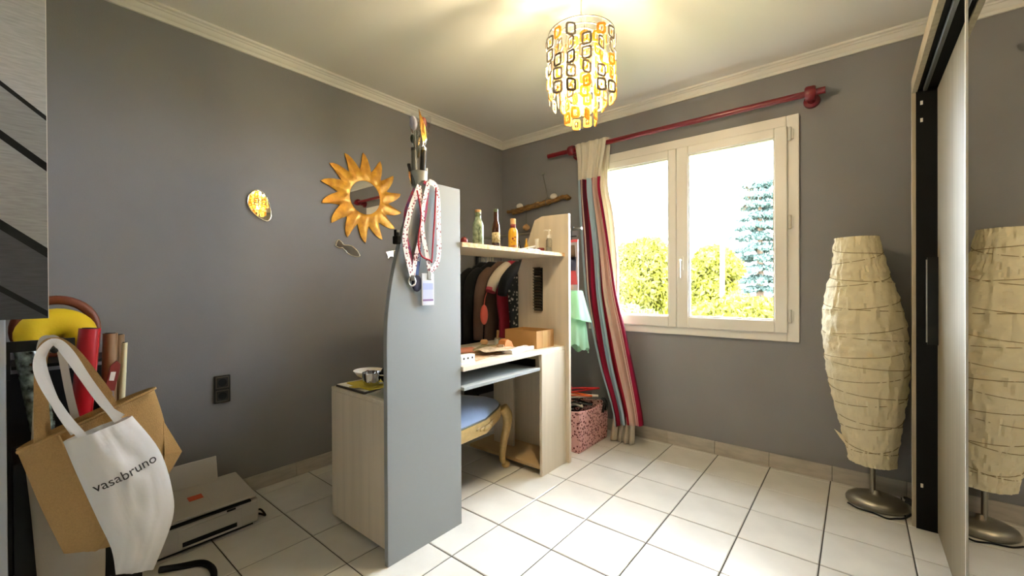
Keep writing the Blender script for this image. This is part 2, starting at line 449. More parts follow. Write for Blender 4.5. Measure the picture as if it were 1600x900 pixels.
for z in (.95, 1.52, 2.05):
    hg = MB().tube([(WX1-.045, BW-.04, z-.04), (WX1-.045, BW-.04, z+.04)], .009, 8).build('hinge', 'pvc_trim', win, smooth='auto')
    MB().box(WX1-.054, WX1-.028, BW-.034, BW-.02, z-.03, z+.03).build('plate', 'pvc_white', hg)

# ------------------------------------------------------------------ outside
GZ = -3.0
struct(MB().box(-60, 60, BW+.28, 90, GZ-.3, GZ).build('ground', 'lawn'), 'sunlit lawn outside the window')
def leaves(b, c, r, n, size, flat=1.):
    for _ in range(n):
        v = Vector((random.gauss(0, 1), random.gauss(0, 1), random.gauss(0, 1))).normalized()
        rad = r*(random.random()**.35)
        p = Vector(c)+Vector((v.x*rad, v.y*rad, v.z*rad*flat))
        a = Vector((random.gauss(0, 1), random.gauss(0, 1), random.gauss(0, .6))).normalized(); q = a.orthogonal().normalized(); q.rotate(Matrix.Rotation(random.random()*6.28, 3, a))
        e = a.cross(q); s = size*random.uniform(.6, 1.3)
        b.add([p-q*s, p-e*s*.5, p+q*s, p+e*s*.5], [(0, 1, 2, 3)])
def tree(name, label, x, y, h, blobs, mt, size, n, group='trees and shrubs beyond the window'):
    t = thing(name, label, 'tree' if 'tree' in name else 'shrub', (x, y, GZ), group=group)
    b = MB(); b.tube([(x, y, GZ), (x+.05, y, GZ+h*.4), (x, y, GZ+h*.8)], [.16, .12, .05], 8)
    for dx, dy, dz, r in blobs[:4]: b.tube([(x, y, GZ+h*.35), (x+dx*.6, y+dy*.6, dz-r*.3)], [.07, .03], 6)
    b.build('trunk', 'bark', t, smooth=True)
    b = MB()
    for dx, dy, dz, r in blobs: leaves(b, (x+dx, y+dy, dz), r, int(n*r*r), size, .85)
    b.build('crown', mt, t)
tree('round_tree', 'round yellow-green tree beside the pale house', -6.2, 15, 5, [(-.6, 0, 1.9, 1.0), (.2, .2, 2.2, .9), (.8, 0, 1.7, .8), (0, -.3, 1.0, 1.1), (.9, 0, .7, .7)], 'leaf_lime', .10, 3600)
tree('bushy_tree', 'loose bright yellow-green tree just behind the street pole', -3.5, 13.4, 5, [(-.5, 0, 1.35, .75), (.2, .1, 1.85, .6), (.55, 0, 1.6, .5), (.2, 0, .9, .75), (-.45, 0, .4, .75), (.5, 0, .3, .6)], 'leaf_lime', .09, 4600)
tree('garden_shrub', 'low pale green shrub below the cedar', -1.75, 10, 2.8, [(-.75, 0, .35, .55), (-.2, 0, .52, .55), (.4, 0, .45, .55), (-.2, 0, -.2, .6)], 'leaf_lime', .06, 5600)
tree('hedge_shrub', 'dark green shrub under the round tree', -4.55, 10.8, 2.8, [(-.2, 0, .25, .5), (.25, 0, .1, .5)], 'leaf_green', .06, 4600)
cx, cy = -3.1, 20.0
t = thing('cedar_tree', 'tall blue-green cedar tree with layered drooping branches', 'tree', (cx, cy, GZ), group='trees and shrubs beyond the window')
MB().tube([(cx, cy, GZ), (cx, cy, 5.4)], [.25, .04], 8).build('trunk', 'bark', t, smooth=True)
b = MB()
for k in range(17):
    z = -1.6+k*.44; rad = 1.75*(1-k/19)**.6
    for a in range(10):
        an = a*2*PI/10+k*1.7+random.uniform(-.3, .3); ln = rad*random.uniform(.6, 1.1)
        for q in range(4):
            s_ = (q+1)/4; leaves(b, (cx+math.cos(an)*ln*s_, cy+math.sin(an)*ln*s_, z-.18*s_+random.uniform(-.05, .05)), .28, 46, .085, .35)
b.build('crown', 'leaf_cedar', t)
pl = thing('street_pole', 'slim pale street pole in front of the bushy tree', 'pole', (-2.72, 12, GZ))
MB().tube([(-2.72, 12, GZ), (-2.72, 12, 2.45)], [.07, .05], 10).build('post', 'pole_grey', pl, smooth=True)
MB().ball((-2.72, 12, 2.5), .09).build('cap', 'pole_grey', pl, smooth=True)
hs = thing('pale_house', 'pale low house with a terracotta tiled roof', 'building', (-10.5, 22, GZ))
MB().box(-13.5, -7.2, 20, 25, GZ, .9).build('wall', 'house_wall', hs)
MB().prism([(19.6, .85), (25.4, .85), (22.5, 1.9)], 'X', -13.8, -6.9).build('roof', 'house_roof', hs)
for x in (-9.2, -10.6, -12): MB().box(x-.4, x+.4, 19.97, 20.02, -.9, .3).build('window', 'tray_grey', hs)

# ------------------------------------------------------------------ wardrobe
wd = thing('sliding_wardrobe', 'wood-grain sliding wardrobe with a mirror door against the side wall', 'wardrobe', (.5, 1.5, 0))
def P(b, *a, **k): return b.build(*a, **k)
MB().box(.200, .84, 2.722, 2.745, 0, 2.10).build('side_panel', 'wardrobe_edge', wd, bevel=.002)
MB().box(.200, .84, .40, .425, 0, 2.10).build('side_panel', 'wardrobe_edge', wd, bevel=.002)
MB().box(.200, .84, .425, 2.722, 2.072, 2.10).build('top_panel', 'wardrobe_edge', wd)
MB().box(.200, .218, .425, 2.722, 2.035, 2.072).build('fascia', 'wardrobe_edge', wd)
MB().box(.214, .83, 2.714, 2.722, 0, 2.06).build('inner_lining', 'dark_lining', wd)
MB().box(.218, .34, .425, 2.714, 2.045, 2.072).build('track_housing', 'dark_lining', wd)
MB().box(.236, .250, .425, 2.70, 2.026, 2.045).build('rail', 'rail_metal', wd, bevel=.003)
MB().box(.290, .302, .425, 2.70, 2.026, 2.045).build('rail', 'rail_metal', wd, bevel=.003)
MB().box(.82, .84, .425, 2.714, 0, 2.07).build('back_panel', 'dark_lining', wd)
MB().box(.33, .82, .425, 2.714, 0, .03).build('bottom_panel', 'dark_lining', wd)
for z in (1.90, 1.98, .205):
    MB().box(.228, .237, 2.710, 2.714, z-.009, z+.009).build('fitting', 'hanger_white', wd, bevel=.001)
dr = MB().box(.283, .306, 1.55, 2.70, .012, 2.028).build('door', 'wardrobe_wood', wd, bevel=.002); dr['label'] = 'wood-grain sliding door'
h_ = MB().box(.248, .284, 2.672, 2.696, .865, 1.262).build('handle', 'black', dr); 
MB().box(.244, .249, 2.678, 2.690, .875, 1.252).build('handle_edge', 'steel', h_)
dm = MB().box(.262, .278, .62, 1.866, .012, 2.024).build('door', 'wardrobe_wood', wd); dm['label'] = 'mirror-faced sliding door'
MB().box(.258, .262, .63, 1.860, .02, 2.016).build('mirror_glass', 'mirror', dm)
MB().box(.255, .280, 1.860, 1.868, .012, 2.024).build('edge_profile', 'oak_edge', dm)

# ------------------------------------------------------------------ desk
dk = thing('computer_desk', 'pale oak computer desk with a tall grey curved end panel', 'desk', (-1.7, 1.7, 0))
prof = [(.995, .0), (1.405, 0), (1.405, 1.606), (1.20, 1.606)]+[(p.x, p.y) for p in curve([(1.185, 1.600), (1.150, 1.548), (1.112, 1.463), (1.062, 1.322), (1.022, 1.162), (1.000, 1.02), (.995, .90)], 5)]
gp = MB().prism([(p[0], p[1]) for p in prof], 'X', -1.494, -1.472).build('curved_panel', 'panel_grey', dk, bevel=.0015)
edge = MB()
for (y0, z0), (y1, z1) in zip(prof[3:]+[prof[0]], prof[4:]+[prof[0]]):
    if (y0, z0) == (y1, z1): continue
    edge.add([(-1.4945, y0-.0012, z0), (-1.4715, y0-.0012, z0), (-1.4715, y1-.0012, z1), (-1.4945, y1-.0012, z1)], [(0, 1, 2, 3)])
edge.build('edge_band', 'panel_grey', gp, solid=.001)
cb = MB().box(-2.008, -1.495, 1.052, 1.335, .03, .632).build('pedestal', 'oak_cream', dk, bevel=.002); cb['label'] = 'low pale oak cupboard of the desk'
MB().box(-2.008, -1.495, 1.038, 1.051, .018, .632).build('pedestal_front', 'oak_cream', dk, bevel=.0015)
MB().box(-2.008, -1.495, 1.038, 1.335, .633, .650).build('pedestal_top', 'oak_top', dk, bevel=.0015)
for x in (-1.97, -1.53):
    for y in (1.08, 1.30): MB().tube([(x, y, 0), (x, y, .03)], .02, 10).build('foot', 'black', dk)
MB().box(-2.02, -1.458, 1.406, 2.318, .731, .755).build('worktop', 'oak_top', dk, bevel=.002)
MB().box(-1.472, -1.454, 2.050, 2.318, 0, .730).build('front_panel', 'oak_cream', dk, bevel=.0015)
MB().prism([(-2.07, 0), (-1.432, 0), (-1.432, 1.606), (-1.64, 1.610), (-1.70, 1.588), (-1.80, 1.352), (-1.845, 1.24), (-1.845, .76), (-2.07, .76)], 'Y', 2.319, 2.342).build('end_panel', 'oak_cream', dk, bevel=.0012)
MB().prism([(-1.4325, 0), (-1.4305, 0), (-1.4305, 1.606), (-1.4325, 1.606)], 'Y', 2.319, 2.342).build('edge_band', 'oak_cream', dk)
MB().box(-2.07, -1.473, 2.058, 2.318, .035, .055).build('base_board', 'base_wood', dk, bevel=.001)
MB().box(-1.975, -1.80, 2.20, 2.218, .056, .60).build('divider', 'oak_cream', dk, bevel=.001)
sh = MB().box(-1.86, -1.462, 1.406, 2.319, 1.331, 1.353).build('shelf', 'oak_top', dk, bevel=.001)
MB().box(-1.462, -1.4595, 1.406, 2.319, 1.331, 1.353).build('shelf_edge', 'chip_edge', sh)
MB().box(-1.85, -1.452, 1.407, 2.03, .640, .656).build('keyboard_tray', 'tray_grey', dk, bevel=.001)
MB().box(-1.80, -1.50, 2.03, 2.049, .64, .70).build('tray_runner', 'black', dk)
MB().box(-1.80, -1.62, 1.407, 1.43, .656, .731).build('tray_runner', 'black', dk)

# slotted black disc organiser fixed on the end panel
og = thing('slotted_rack', 'narrow black slotted rack on the desk end panel', 'rack', (-1.667, 2.315, .975))
MB().box(-1.700, -1.634, 2.310, 2.3188, .974, 1.263).build('back_plate', 'black', og)
for k in range(15):
    z = .980+k*.0195
    MB().add([(-1.698, 2.310, z), (-1.636, 2.310, z), (-1.636, 2.292, z+.010), (-1.698, 2.292, z+.010), (-1.698, 2.310, z+.004), (-1.636, 2.310, z+.004), (-1.636, 2.292, z+.014), (-1.698, 2.292, z+.014)],
             [(0,3,2,1),(4,5,6,7),(0,1,5,4),(1,2,6,5),(2,3,7,6),(3,0,4,7)]).build('slat', 'socket_rim', og)

# ------------------------------------------------------------------ bottles and small things on the desk shelf
SZ = 1.3536
def bottle(name, label, x, y, prof, mt, cap, capm, lab=None, labm='label_cream', extra=None):
    t = thing(name, label, 'bottle', (x, y, SZ))
    MB().lathe(prof, (x, y, SZ), 20).build('body', mt, t, smooth='auto')
    MB().lathe(cap, (x, y, SZ), 16).build('cap', capm, t, smooth='auto')
    if lab: MB().lathe(lab, (x, y, SZ), 20).build('label_band', labm, t, smooth=True)
    return t
mat('bottle_neck_green', '5d6a4e', .3)
gb = bottle('drinks_bottle', 'pale green glass bottle with a printed tree motif', -1.552, 1.612, [(.027, .002), (.030, .006), (.030, .105), (.027, .122), (.017, .142), (.0155, .165), (.0155, .178)], 'bottle_green', [(.0165, .178), (.0165, .190), (.015, .192)], 'cork', [(.0162, .140), (.0162, .172)], 'bottle_neck_green')
b = MB()
for pts in ([(.0, .015), (.004, .05), (-.002, .07), (.006, .10)], [(.002, .055), (.012, .08)], [(0, .065), (-.010, .09)], [(.003, .08), (.010, .10)], [(-.012, .02), (.012, .022)], [(-.010, .03), (.010, .028)]):
    q = []
    for s_, z in curve([(a, c, 0) for a, c in pts], 4) and [(p.x, p.y) for p in curve([(a, c, 0) for a, c in pts], 4)]:
        an = -math.radians(42)+s_/.030; q.append((-1.552+.0303*math.cos(an), 1.612+.0303*math.sin(an), SZ+z))
    b.tube(q, .0011, 5)
b.build('tree_print', 'leaf_print' if 'leaf_print' in MATS else mat('leaf_print', '26331f', .6), gb)
bottle('sauce_bottle', 'slim dark brown glass bottle with a cream label', -1.555, 1.758, [(.021, .002), (.023, .006), (.023, .105), (.020, .127), (.0125, .155), (.0115, .200)], 'bottle_brown', [(.0130, .200), (.0130, .214), (.011, .216)], 'bottle_neck_green', [(.0234, .028), (.0234, .085)])
yb = bottle('juice_bottle', 'yellow bottle with an orange cap and dark print', -1.552, 1.905, [(.027, .002), (.029, .006), (.029, .095), (.026, .112), (.016, .127), (.0152, .145)], 'bottle_yellow', [(.0165, .147), (.0165, .178), (.015, .180)], 'cork', [(.0166, .126), (.0166, .146)], 'foil_red')
b = MB()
for s_, z, r in ((-.006, .062, .006), (.008, .07, .005), (.002, .05, .004), (-.012, .04, .003)):
    an = -math.radians(42)+s_/.029; b.ball((-1.552+.0288*math.cos(an), 1.905+.0288*math.sin(an), SZ+z), r, 8, 6)
for k in range(7):
    an = -math.radians(75)+k*.20; b.box(-1.552+.0288*math.cos(an)-.0012, -1.552+.0288*math.cos(an)+.0012, 1.905+.0288*math.sin(an)-.0018, 1.905+.0288*math.sin(an)+.0018, SZ+.012, SZ+.024)
b.build('print', 'foil_red', yb)
bl = thing('red_ball', 'small dark red apple-like ball on the desk shelf', 'ball', (-1.56, 1.515, SZ))
MB().ball((-1.56, 1.515, SZ+.0205), .0205, 16, 12).build('body', 'ball_red', bl, smooth=True)
MB().tube([(-1.56, 1.515, SZ+.040), (-1.558, 1.516, SZ+.046)], .0015, 6).build('stem', 'bark', bl)
def smallbottle(x, y, h, r, mt, label, capm):
    t = thing('mini_bottle', label, 'bottle', (x, y, SZ))
    MB().lathe([(r*.9, .001), (r, .005), (r, h*.5), (r*.45, h*.72), (r*.4, h*.9)], (x, y, SZ), 14).build('body', mt, t, smooth='auto')
    MB().lathe([(r*.5, h*.9), (r*.5, h)], (x, y, SZ), 12).build('cap', capm, t, smooth='auto')
smallbottle(-1.79, 2.262, .098, .016, 'black_gloss', 'small black bottle behind the soap dispenser', 'black')
smallbottle(-1.745, 2.285, .112, .015, 'bottle_yellow', 'small amber bottle with an orange cap', 'cork')
# soap dispenser
t = thing('pump_dispenser', 'clear plastic pump dispenser with a white head', 'dispenser', (-1.535, 2.252, SZ))
MB().lathe([(.018, .001), (.019, .004), (.019, .082), (.014, .092), (.011, .096)], (-1.535, 2.252, SZ), 18).build('body', 'clear_plastic', t, smooth='auto')
MB().lathe([(.0165, .002), (.0165, .035)], (-1.535, 2.252, SZ), 18).build('gel', mat('gel', 'd3cfc6', .2, tl=.5), t, smooth='auto')
MB().lathe([(.012, .094), (.014, .096), (.014, .112), (.006, .118), (.005, .140), (.009, .142), (.010, .150), (.004, .152)], (-1.535, 2.252, SZ), 14).tube([(-1.535, 2.252, SZ+.146), (-1.555, 2.236, SZ+.146), (-1.561, 2.231, SZ+.142)], .0042, 8).build('pump_head', 'paper_white', t, smooth='auto')
# tube of cream, red jar, white cutlery-like pens
t = thing('cream_tube', 'small white cream tube standing on its red cap', 'tube', (-1.64, 2.262, SZ))
MB().lathe([(.013, .0), (.014, .018)], (-1.64, 2.262, SZ), 14).build('cap', 'ball_red', t, smooth='auto')
MB().lathe([(.013, .018), (.0145, .022), (.0145, .06), (.017, .10)], (-1.64, 2.262, SZ), 14, fn=lambda p, a, r: Vector((p.x, 2.262+(p.y-2.262)*max(.12, 1-(p.z-SZ)*9), p.z))).build('body', 'paper_white', t, smooth='auto')
t = thing('red_jar', 'low dark red jar with a flat lid', 'jar', (-1.575, 2.215, SZ))
MB().lathe([(.021, 0), (.022, .003), (.022, .020)], (-1.575, 2.215, SZ), 18).build('body', 'ball_red', t, smooth='auto')
MB().lathe([(.023, .020), (.023, .030), (.021, .032)], (-1.575, 2.215, SZ), 18).build('lid', 'foil_red', t, smooth='auto')
for k, (p0, p1, lb) in enumerate((((-1.535, 2.02), (-1.548, 2.165), 'white pen lying flat by the shelf edge'), ((-1.60, 2.02), (-1.565, 2.185), 'white pen lying behind another on the shelf'), ((-1.66, 2.06), (-1.595, 2.19), 'white pen tilted up against the red jar'))):
    z0 = SZ+.0095; z1 = z0+(.032 if k == 2 else 0)
    t = thing('pen', lb, 'pen', (p0[0], p0[1], SZ), group='white pens on the desk shelf')
    A = Vector((p0[0], p0[1], z0)); B = Vector((p1[0], p1[1], z1))
    MB().tube([A, A.lerp(B, .6)], .008, 8).build('barrel', 'paper_white', t, smooth='auto')
    MB().tube([A.lerp(B, .6), B.lerp(A, .03), B], [.0088, .0088, .003], 8).build('cap', 'badge_white', t, smooth='auto')

# ------------------------------------------------------------------ things on the worktop
DZ = .7556
t = thing('cardboard_box', 'open brown cardboard box on the desk beside the end panel', 'box', (-1.62, 2.17, DZ))
x0, x1, y0, y1, h = -1.762, -1.510, 2.075, 2.262, .108
b = MB(); th = .004
b.box(x0, x1, y0, y0+th, DZ, DZ+h); b.box(x0, x1, y1-th, y1, DZ, DZ+h); b.box(x0, x0+th, y0+th, y1-th, DZ, DZ+h); b.box(x1-th, x1, y0+th, y1-th, DZ, DZ+h); b.box(x0+th, x1-th, y0+th, y1-th, DZ, DZ+th)
b.build('body', 'cardboard', t)
MB().box(x1, x1+.0006, y0+.065, y0+.118, DZ+.002, DZ+h-.002).build('tape_strip', 'tape', t)
MB().box(x0+th, x1-th, y0+th, y1-.03, DZ+.08, DZ+.083).build('inner_flap', 'cardboard', t)
t = thing('power_block', 'small white block with round black holes on the desk corner', 'block', (-1.49, 1.48, DZ))
MB().box(-1.53, -1.487, 1.42, 1.518, DZ+.014, DZ+.045).build('body', 'paper_white', t, bevel=.003)
MB().box(-1.53, -1.486, 1.42, 1.518, DZ, DZ+.0135).build('base', 'badge_white', t, bevel=.002)
for y in (1.440, 1.468, 1.498): MB().tube([(-1.4865, y, DZ+.030), (-1.4878, y, DZ+.030)], .0055, 12).build('hole', 'black', t)
def sheet(name, label, cat, x, y, sx, sy, rz, z, mt, th=.003, group=None, wave=.0):
    b = MB(); ca, sa = math.cos(rz), math.sin(rz)
    def fn(side):
        def g(u, v):
            a, c = (u-.5)*sx, (v-.5)*sy
            return (x+a*ca-c*sa, y+a*sa+c*ca, z+side*th+wave*(.5+.5*math.sin(9*u+5*v+x*40)))
        return g
    n = 6
    b.grid(fn(1), n, n); k = len(b.v); b.grid(fn(0), n, n)
    rim = [(i, 0) for i in range(n)]+[(n, i) for i in range(n)]+[(n-i, n) for i in range(n)]+[(0, n-i) for i in range(n)]
    ix = [j*(n+1)+i for i, j in rim]
    for p, q in zip(ix, ix[1:]+ix[:1]): b.f.append((p, q, q+k, p+k))
    return tag(b.build(name, mt, smooth='auto'), label, cat, group)
mat('news_tan', 'b98d6a', .8, scale=40, c2='d8c0a0'); mat('news_olive', '8a8555', .7, scale=30, c2='6a5a3a'); mat('news_pink', 'c07a5c', .7); mat('sketch', 'cbb89c', .7, scale=50, c2='a08868')
sheet('folded_paper', 'tan printed paper lying under the pile on the desk', 'paper', -1.66, 1.66, .24, .32, .25, DZ, 'news_tan', .002, wave=.002)
sheet('folded_paper', 'salmon pink paper at the back of the pile', 'paper', -1.80, 1.70, .16, .26, -.3, DZ+.0045, 'news_pink', .004, wave=.004)
sheet('booklet', 'olive booklet with a brown cover on the pile', 'booklet', -1.70, 1.86, .15, .21, .5, DZ+.0085, 'news_olive', .012)
sheet('drawing', 'cream sketched sheet curling over the pile', 'paper', -1.60, 1.80, .14, .24, .1, DZ+.0215, 'sketch', .003, wave=.010)
sheet('spotted_cloth', 'folded white cloth with small grey spots near the cardboard box', 'cloth', -1.545, 1.94, .075, .22, .05, DZ, spots('spot_cloth', 'ece9ec', '9a94a4', 70, .25), .020, wave=.004)
t = thing('eraser_block', 'orange wedge-shaped block resting on the pile', 'block', (-1.60, 1.905, DZ+.02))
MB().prism([(1.865, .775), (1.955, .776), (1.935, .812), (1.90, .828), (1.88, .820)], 'X', -1.645, -1.59).build('body', mat('wood_orange', 'c9834a', .6, var=.1), t, bevel=.004)
MB().box(-1.644, -1.591, 1.858, 1.868, .772, .80).build('end_band', 'news_tan', t, bevel=.002)
t = thing('pencil_pot', 'small pale pot with a brown brush beside the cardboard box', 'pot', (-1.80, 2.04, DZ))
MB().lathe([(.016, 0), (.018, .045), (.016, .046), (.014, .01)], (-1.80, 2.04, DZ), 14).build('body', 'cup_grey', t, smooth='auto')
MB().tube([(-1.80, 2.04, DZ+.012), (-1.795, 2.045, DZ+.10)], [.006, .009], 8).build('brush', 'roll_brown', t)
t = thing('turned_ornament', 'small round tan wooden knob on the desk', 'ornament', (-1.83, 1.95, DZ))
MB().lathe([(.012, 0), (.009, .010), (.022, .022), (.026, .034), (.018, .046), (.001, .049)], (-1.83, 1.95, DZ), 16).build('body', 'cork', t, smooth=True)
MB().lathe([(.015, .0002), (.015, .003)], (-1.83, 1.95, DZ), 16).build('foot', 'roll_brown', t)

# ------------------------------------------------------------------ things on the low cupboard of the desk
PZ = .6506
mat('folder_dark', '3a2d26', .6)
sheet('folder', 'thin dark brown folder under the yellow papers', 'folder', -1.86, 1.135, .25, .17, .0, PZ, 'folder_dark', .008)
sheet('writing_paper', 'white sheet lying on the dark folder', 'paper', -1.87, 1.142, .24, .165, .03, PZ+.0085, 'paper_white', .002)
sheet('yellow_envelope', 'mustard yellow envelope under the white bowl', 'envelope', -1.845, 1.165, .22, .16, -.06, PZ+.0108, 'paper_yellow', .004)
sheet('yellow_envelope', 'crumpled yellow envelope sticking out below the steel cup', 'envelope', -1.815, 1.108, .12, .09, .4, PZ+.0150, 'paper_yellow', .003, wave=.004)
t = thing('white_bowl', 'shallow white bowl tilted on the yellow envelope', 'bowl', (-1.945, 1.205, PZ+.015))
MB().lathe([(.030, 0), (.035, .004), (.075, .022), (.098, .045), (.096, .046), (.072, .026), (.02, .008)], (-1.945, 1.205, PZ+.0155), 28, sx=.85, sy=.75).build('body', 'shell_white', t, smooth=True)
for k, (x, y) in enumerate(((-1.925, 1.195), (-1.905, 1.21), (-1.915, 1.180))): MB().ball((x, y, PZ+.048+.004*k), .013, 10, 8).build('berry', 'ball_red', t, smooth=True)
t = thing('steel_cup', 'shiny steel cup on the crumpled yellow envelope', 'cup', (-1.800, 1.130, PZ+.019))
MB().lathe([(.026, 0), (.034, .004), (.042, .030), (.043, .062), (.041, .062), (.039, .030), (.030, .008)], (-1.800, 1.130, PZ+.0195), 28).build('body', 'chrome', t, smooth='auto')
MB().tube(curve([(-1.763, 1.150, PZ+.068), (-1.735, 1.165, PZ+.064), (-1.735, 1.165, PZ+.035), (-1.765, 1.148, PZ+.03)]), .004, 6).build('handle', 'chrome', t, smooth=True)
t = thing('headphones', 'black round headphones behind the curved desk panel', 'headphones', (-1.74, 1.24, PZ))
MB().ball((-1.765, 1.20, PZ+.065), .045, 16, 10, sx=.5).build('earcup', 'black', t, smooth=True)
MB().ball((-1.69, 1.27, PZ+.065), .045, 16, 10, sx=.5).build('earcup', 'black', t, smooth=True)
MB().tube(curve([(-1.765, 1.21, PZ+.03), (-1.76, 1.215, PZ+.012), (-1.73, 1.24, PZ+.0085), (-1.695, 1.265, PZ+.012), (-1.69, 1.27, PZ+.03)]), .008, 8).build('headband', 'black_gloss', t, smooth=True)
t = thing('plastic_wrap', 'crumpled clear plastic wrapper beside the steel cup', 'wrapper', (-1.66, 1.11, PZ))
mat('wrap', 'b5b3ab', .3, tl=.3)
MB().grid(lambda u, v: (-1.73+u*.19, 1.06+v*.12, PZ+.003+.030*math.sin(PI*u)*math.sin(PI*v)+.008*noise.noise(Vector((u*9, v*7, 2)))*math.sin(PI*u)*math.sin(PI*v)), 16, 12).build('body', 'wrap', t, smooth=False)
MB().tube([(-1.60, 1.075, PZ+.004), (-1.57, 1.07, PZ+.004)], .004, 6).build('twist_tie', 'black', t)
mat('glass_mark', '2a2320', .4)

# ------------------------------------------------------------------ holder with rolled tubes clipped on the curved panel
t = thing('cone_holder', 'grey conical holder on top of the curved desk panel', 'holder', (-1.483, 1.165, 1.575))
MB().lathe([(.024, 1.575), (.038, 1.655), (.036, 1.655), (.022, 1.58)], (-1.483, 1.172, 0), 24).build('cup', 'cup_grey', t, smooth='auto')
MB().add([(-1.500, 1.120, 1.650), (-1.496, 1.135, 1.652), (-1.497, 1.150, 1.560), (-1.502, 1.146, 1.560)], [(0, 1, 2, 3)]).build('clip', 'clear_plastic', t, solid=.002)
MB().box(-1.472, -1.431, 1.160, 1.178, 1.604, 1.609).build('clip_lip', 'cup_grey', t, bevel=.001)
HOLD = Vector((-.038, .029, 0)); t.location += HOLD
def cardtube(name, label, x, y, z0, z1, r, mt, lean=(0, 0), cap=None, group=None):
    x += HOLD.x; y += HOLD.y
    t = thing(name, label, 'tube', (x, y, z0), group=group)
    MB().tube([(x, y, z0), (x+lean[0], y+lean[1], z1)], r, 14).build('body', mt, t, smooth='auto')
    a, c = x+lean[0], y+lean[1]
    MB().tube([(a-lean[0]*.05, c-lean[1]*.05, z1-.01), (a, c, z1+.003)], r*1.06, 14).build('end_cap', cap or 'tube_dark', t, smooth='auto')
cardtube('poster_tube', 'grey cardboard tube in the cone holder', -1.488, 1.152, 1.588, 1.755, .0135, 'tube_grey', (0, -.004))
cardtube('poster_tube', 'glossy dark tube in the cone holder', -1.480, 1.184, 1.588, 1.765, .0135, 'tube_dark', (.004, .008), 'steel')
cardtube('poster_tube', 'short black tube at the rim of the cone holder', -1.500, 1.148, 1.60, 1.685, .007, 'tube_dark', (-.006, -.015))
cardtube('poster_tube', 'thin white tube at the rim of the cone holder', -1.476, 1.203, 1.605, 1.675, .006, 'paper_white', (0, .004), 'paper_white')
t = thing('cellophane_bouquet', 'clear cellophane cone with gold and red paper above the dark tubes', 'wrapper', (-1.483, 1.17, 1.70))
def cel(u, v):
    a = 2*PI*u; r = .022+.030*v+.003*math.sin(7*a+3*v); return (-1.483+r*math.cos(a)*.8, 1.168+.012*v+r*math.sin(a), 1.72+.175*v+.012*math.sin(3*a)*v)
MB().grid(cel, 28, 8).build('cellophane', 'clear_plastic', t)
MB().add([(-1.47, 1.185, 1.775), (-1.478, 1.175, 1.85), (-1.478, 1.168, 1.935), (-1.474, 1.182, 1.90), (-1.472, 1.198, 1.86), (-1.47, 1.205, 1.81)], [(0, 1, 2, 3, 4, 5)]).build('gold_paper', 'gold_foil', t, solid=.004)
MB().ball((-1.495, 1.205, 1.89), .020, 10, 8, sx=.7, sz=1.3).build('red_flower', 'foil_red', t, smooth=True)
MB().ball((-1.490, 1.148, 1.87), .020, 10, 8, sx=.7, sz=1.6).build('lilac_flower', 'foil_lilac', t, smooth=True)
for k, (dy, z) in enumerate(((-.02, 1.80), (.0, 1.84), (.012, 1.82))):
    MB().tube(curve([(-1.485, 1.165+dy*.3, 1.72), (-1.487, 1.165+dy*.8, 1.77), (-1.486, 1.163+dy, z)]), .003, 6).build('stem', 'leaf_print', t)
MB().ball((-1.492, 1.143, 1.80), .010, 8, 6, sz=2).build('leaf_pod', 'leaf_print', t, smooth=True)

t.location += HOLD

# ------------------------------------------------------------------ lanyards on the curved panel
LX = -1.466
def ribbon(path, wdt, x0):
    b = MB(); P_ = curve([(y, z, 0) for y, z in path], 6); n = len(P_)
    rows = []
    for i, p in enumerate(P_):
        tdir = (P_[min(i+1, n-1)]-P_[max(i-1, 0)]).normalized(); nr = Vector((-tdir.y, tdir.x, 0))
        xx = x0+.001*math.sin(i*.7)
        rows.append((Vector((xx, p.x+nr.x*wdt/2, p.y+nr.y*wdt/2)), Vector((xx+.002, p.x-nr.x*wdt/2, p.y-nr.y*wdt/2))))
    for (a, c), (d_, e) in zip(rows, rows[1:]): b.add([a, c, e, d_], [(0, 1, 2, 3)])
    return b
t = thing('patterned_lanyard', 'pale pink patterned lanyard holding a white badge', 'lanyard', (LX, 1.2, 1.06), group='lanyards on the curved panel')
ribbon([(1.197, 1.600), (1.238, 1.585), (1.250, 1.50), (1.252, 1.38), (1.247, 1.26), (1.200, 1.205)], .026, LX+.0155).build('strap', 'lanyard_pink', t, solid=.0015)
ribbon([(1.197, 1.600), (1.170, 1.50), (1.160, 1.40), (1.180, 1.30), (1.200, 1.205)], .022, LX+.0140).build('strap', 'lanyard_pink', t, solid=.0015)
MB().box(LX+.010, LX+.017, 1.188, 1.212, 1.170, 1.212).build('clip', 'steel', t, bevel=.003)
bd = MB().box(LX+.009, LX+.013, 1.158, 1.226, 1.058, 1.198).build('badge', 'badge_white', t, bevel=.002)
MB().add([(LX+.0136, 1.163, 1.065), (LX+.0136, 1.222, 1.065), (LX+.0136, 1.222, 1.165), (LX+.0136, 1.163, 1.165)], [(0, 1, 2, 3)], [(0, 0), (1, 0), (1, 1), (0, 1)]).build('card', 'badge_print', bd)
t = thing('patterned_lanyard', 'pale pink patterned lanyard ending in a round steel clasp', 'lanyard', (LX, 1.1, 1.15), group='lanyards on the curved panel')
ribbon([(1.150, 1.575), (1.105, 1.47), (1.075, 1.36), (1.082, 1.28), (1.110, 1.185)], .026, LX+.009).build('strap', 'lanyard_pink', t, solid=.0015)
ribbon([(1.150, 1.575), (1.165, 1.45), (1.150, 1.34), (1.128, 1.26), (1.115, 1.185)], .022, LX+.008).build('strap', 'lanyard_pink', t, solid=.0015)
MB().tube([(LX+.006+.004*0, 1.111+.018*math.cos(a), 1.163+.020*math.sin(a)) for a in [2*PI*k/16 for k in range(16)]], .004, 6, closed=True).build('clasp_ring', 'steel', t, smooth=True)
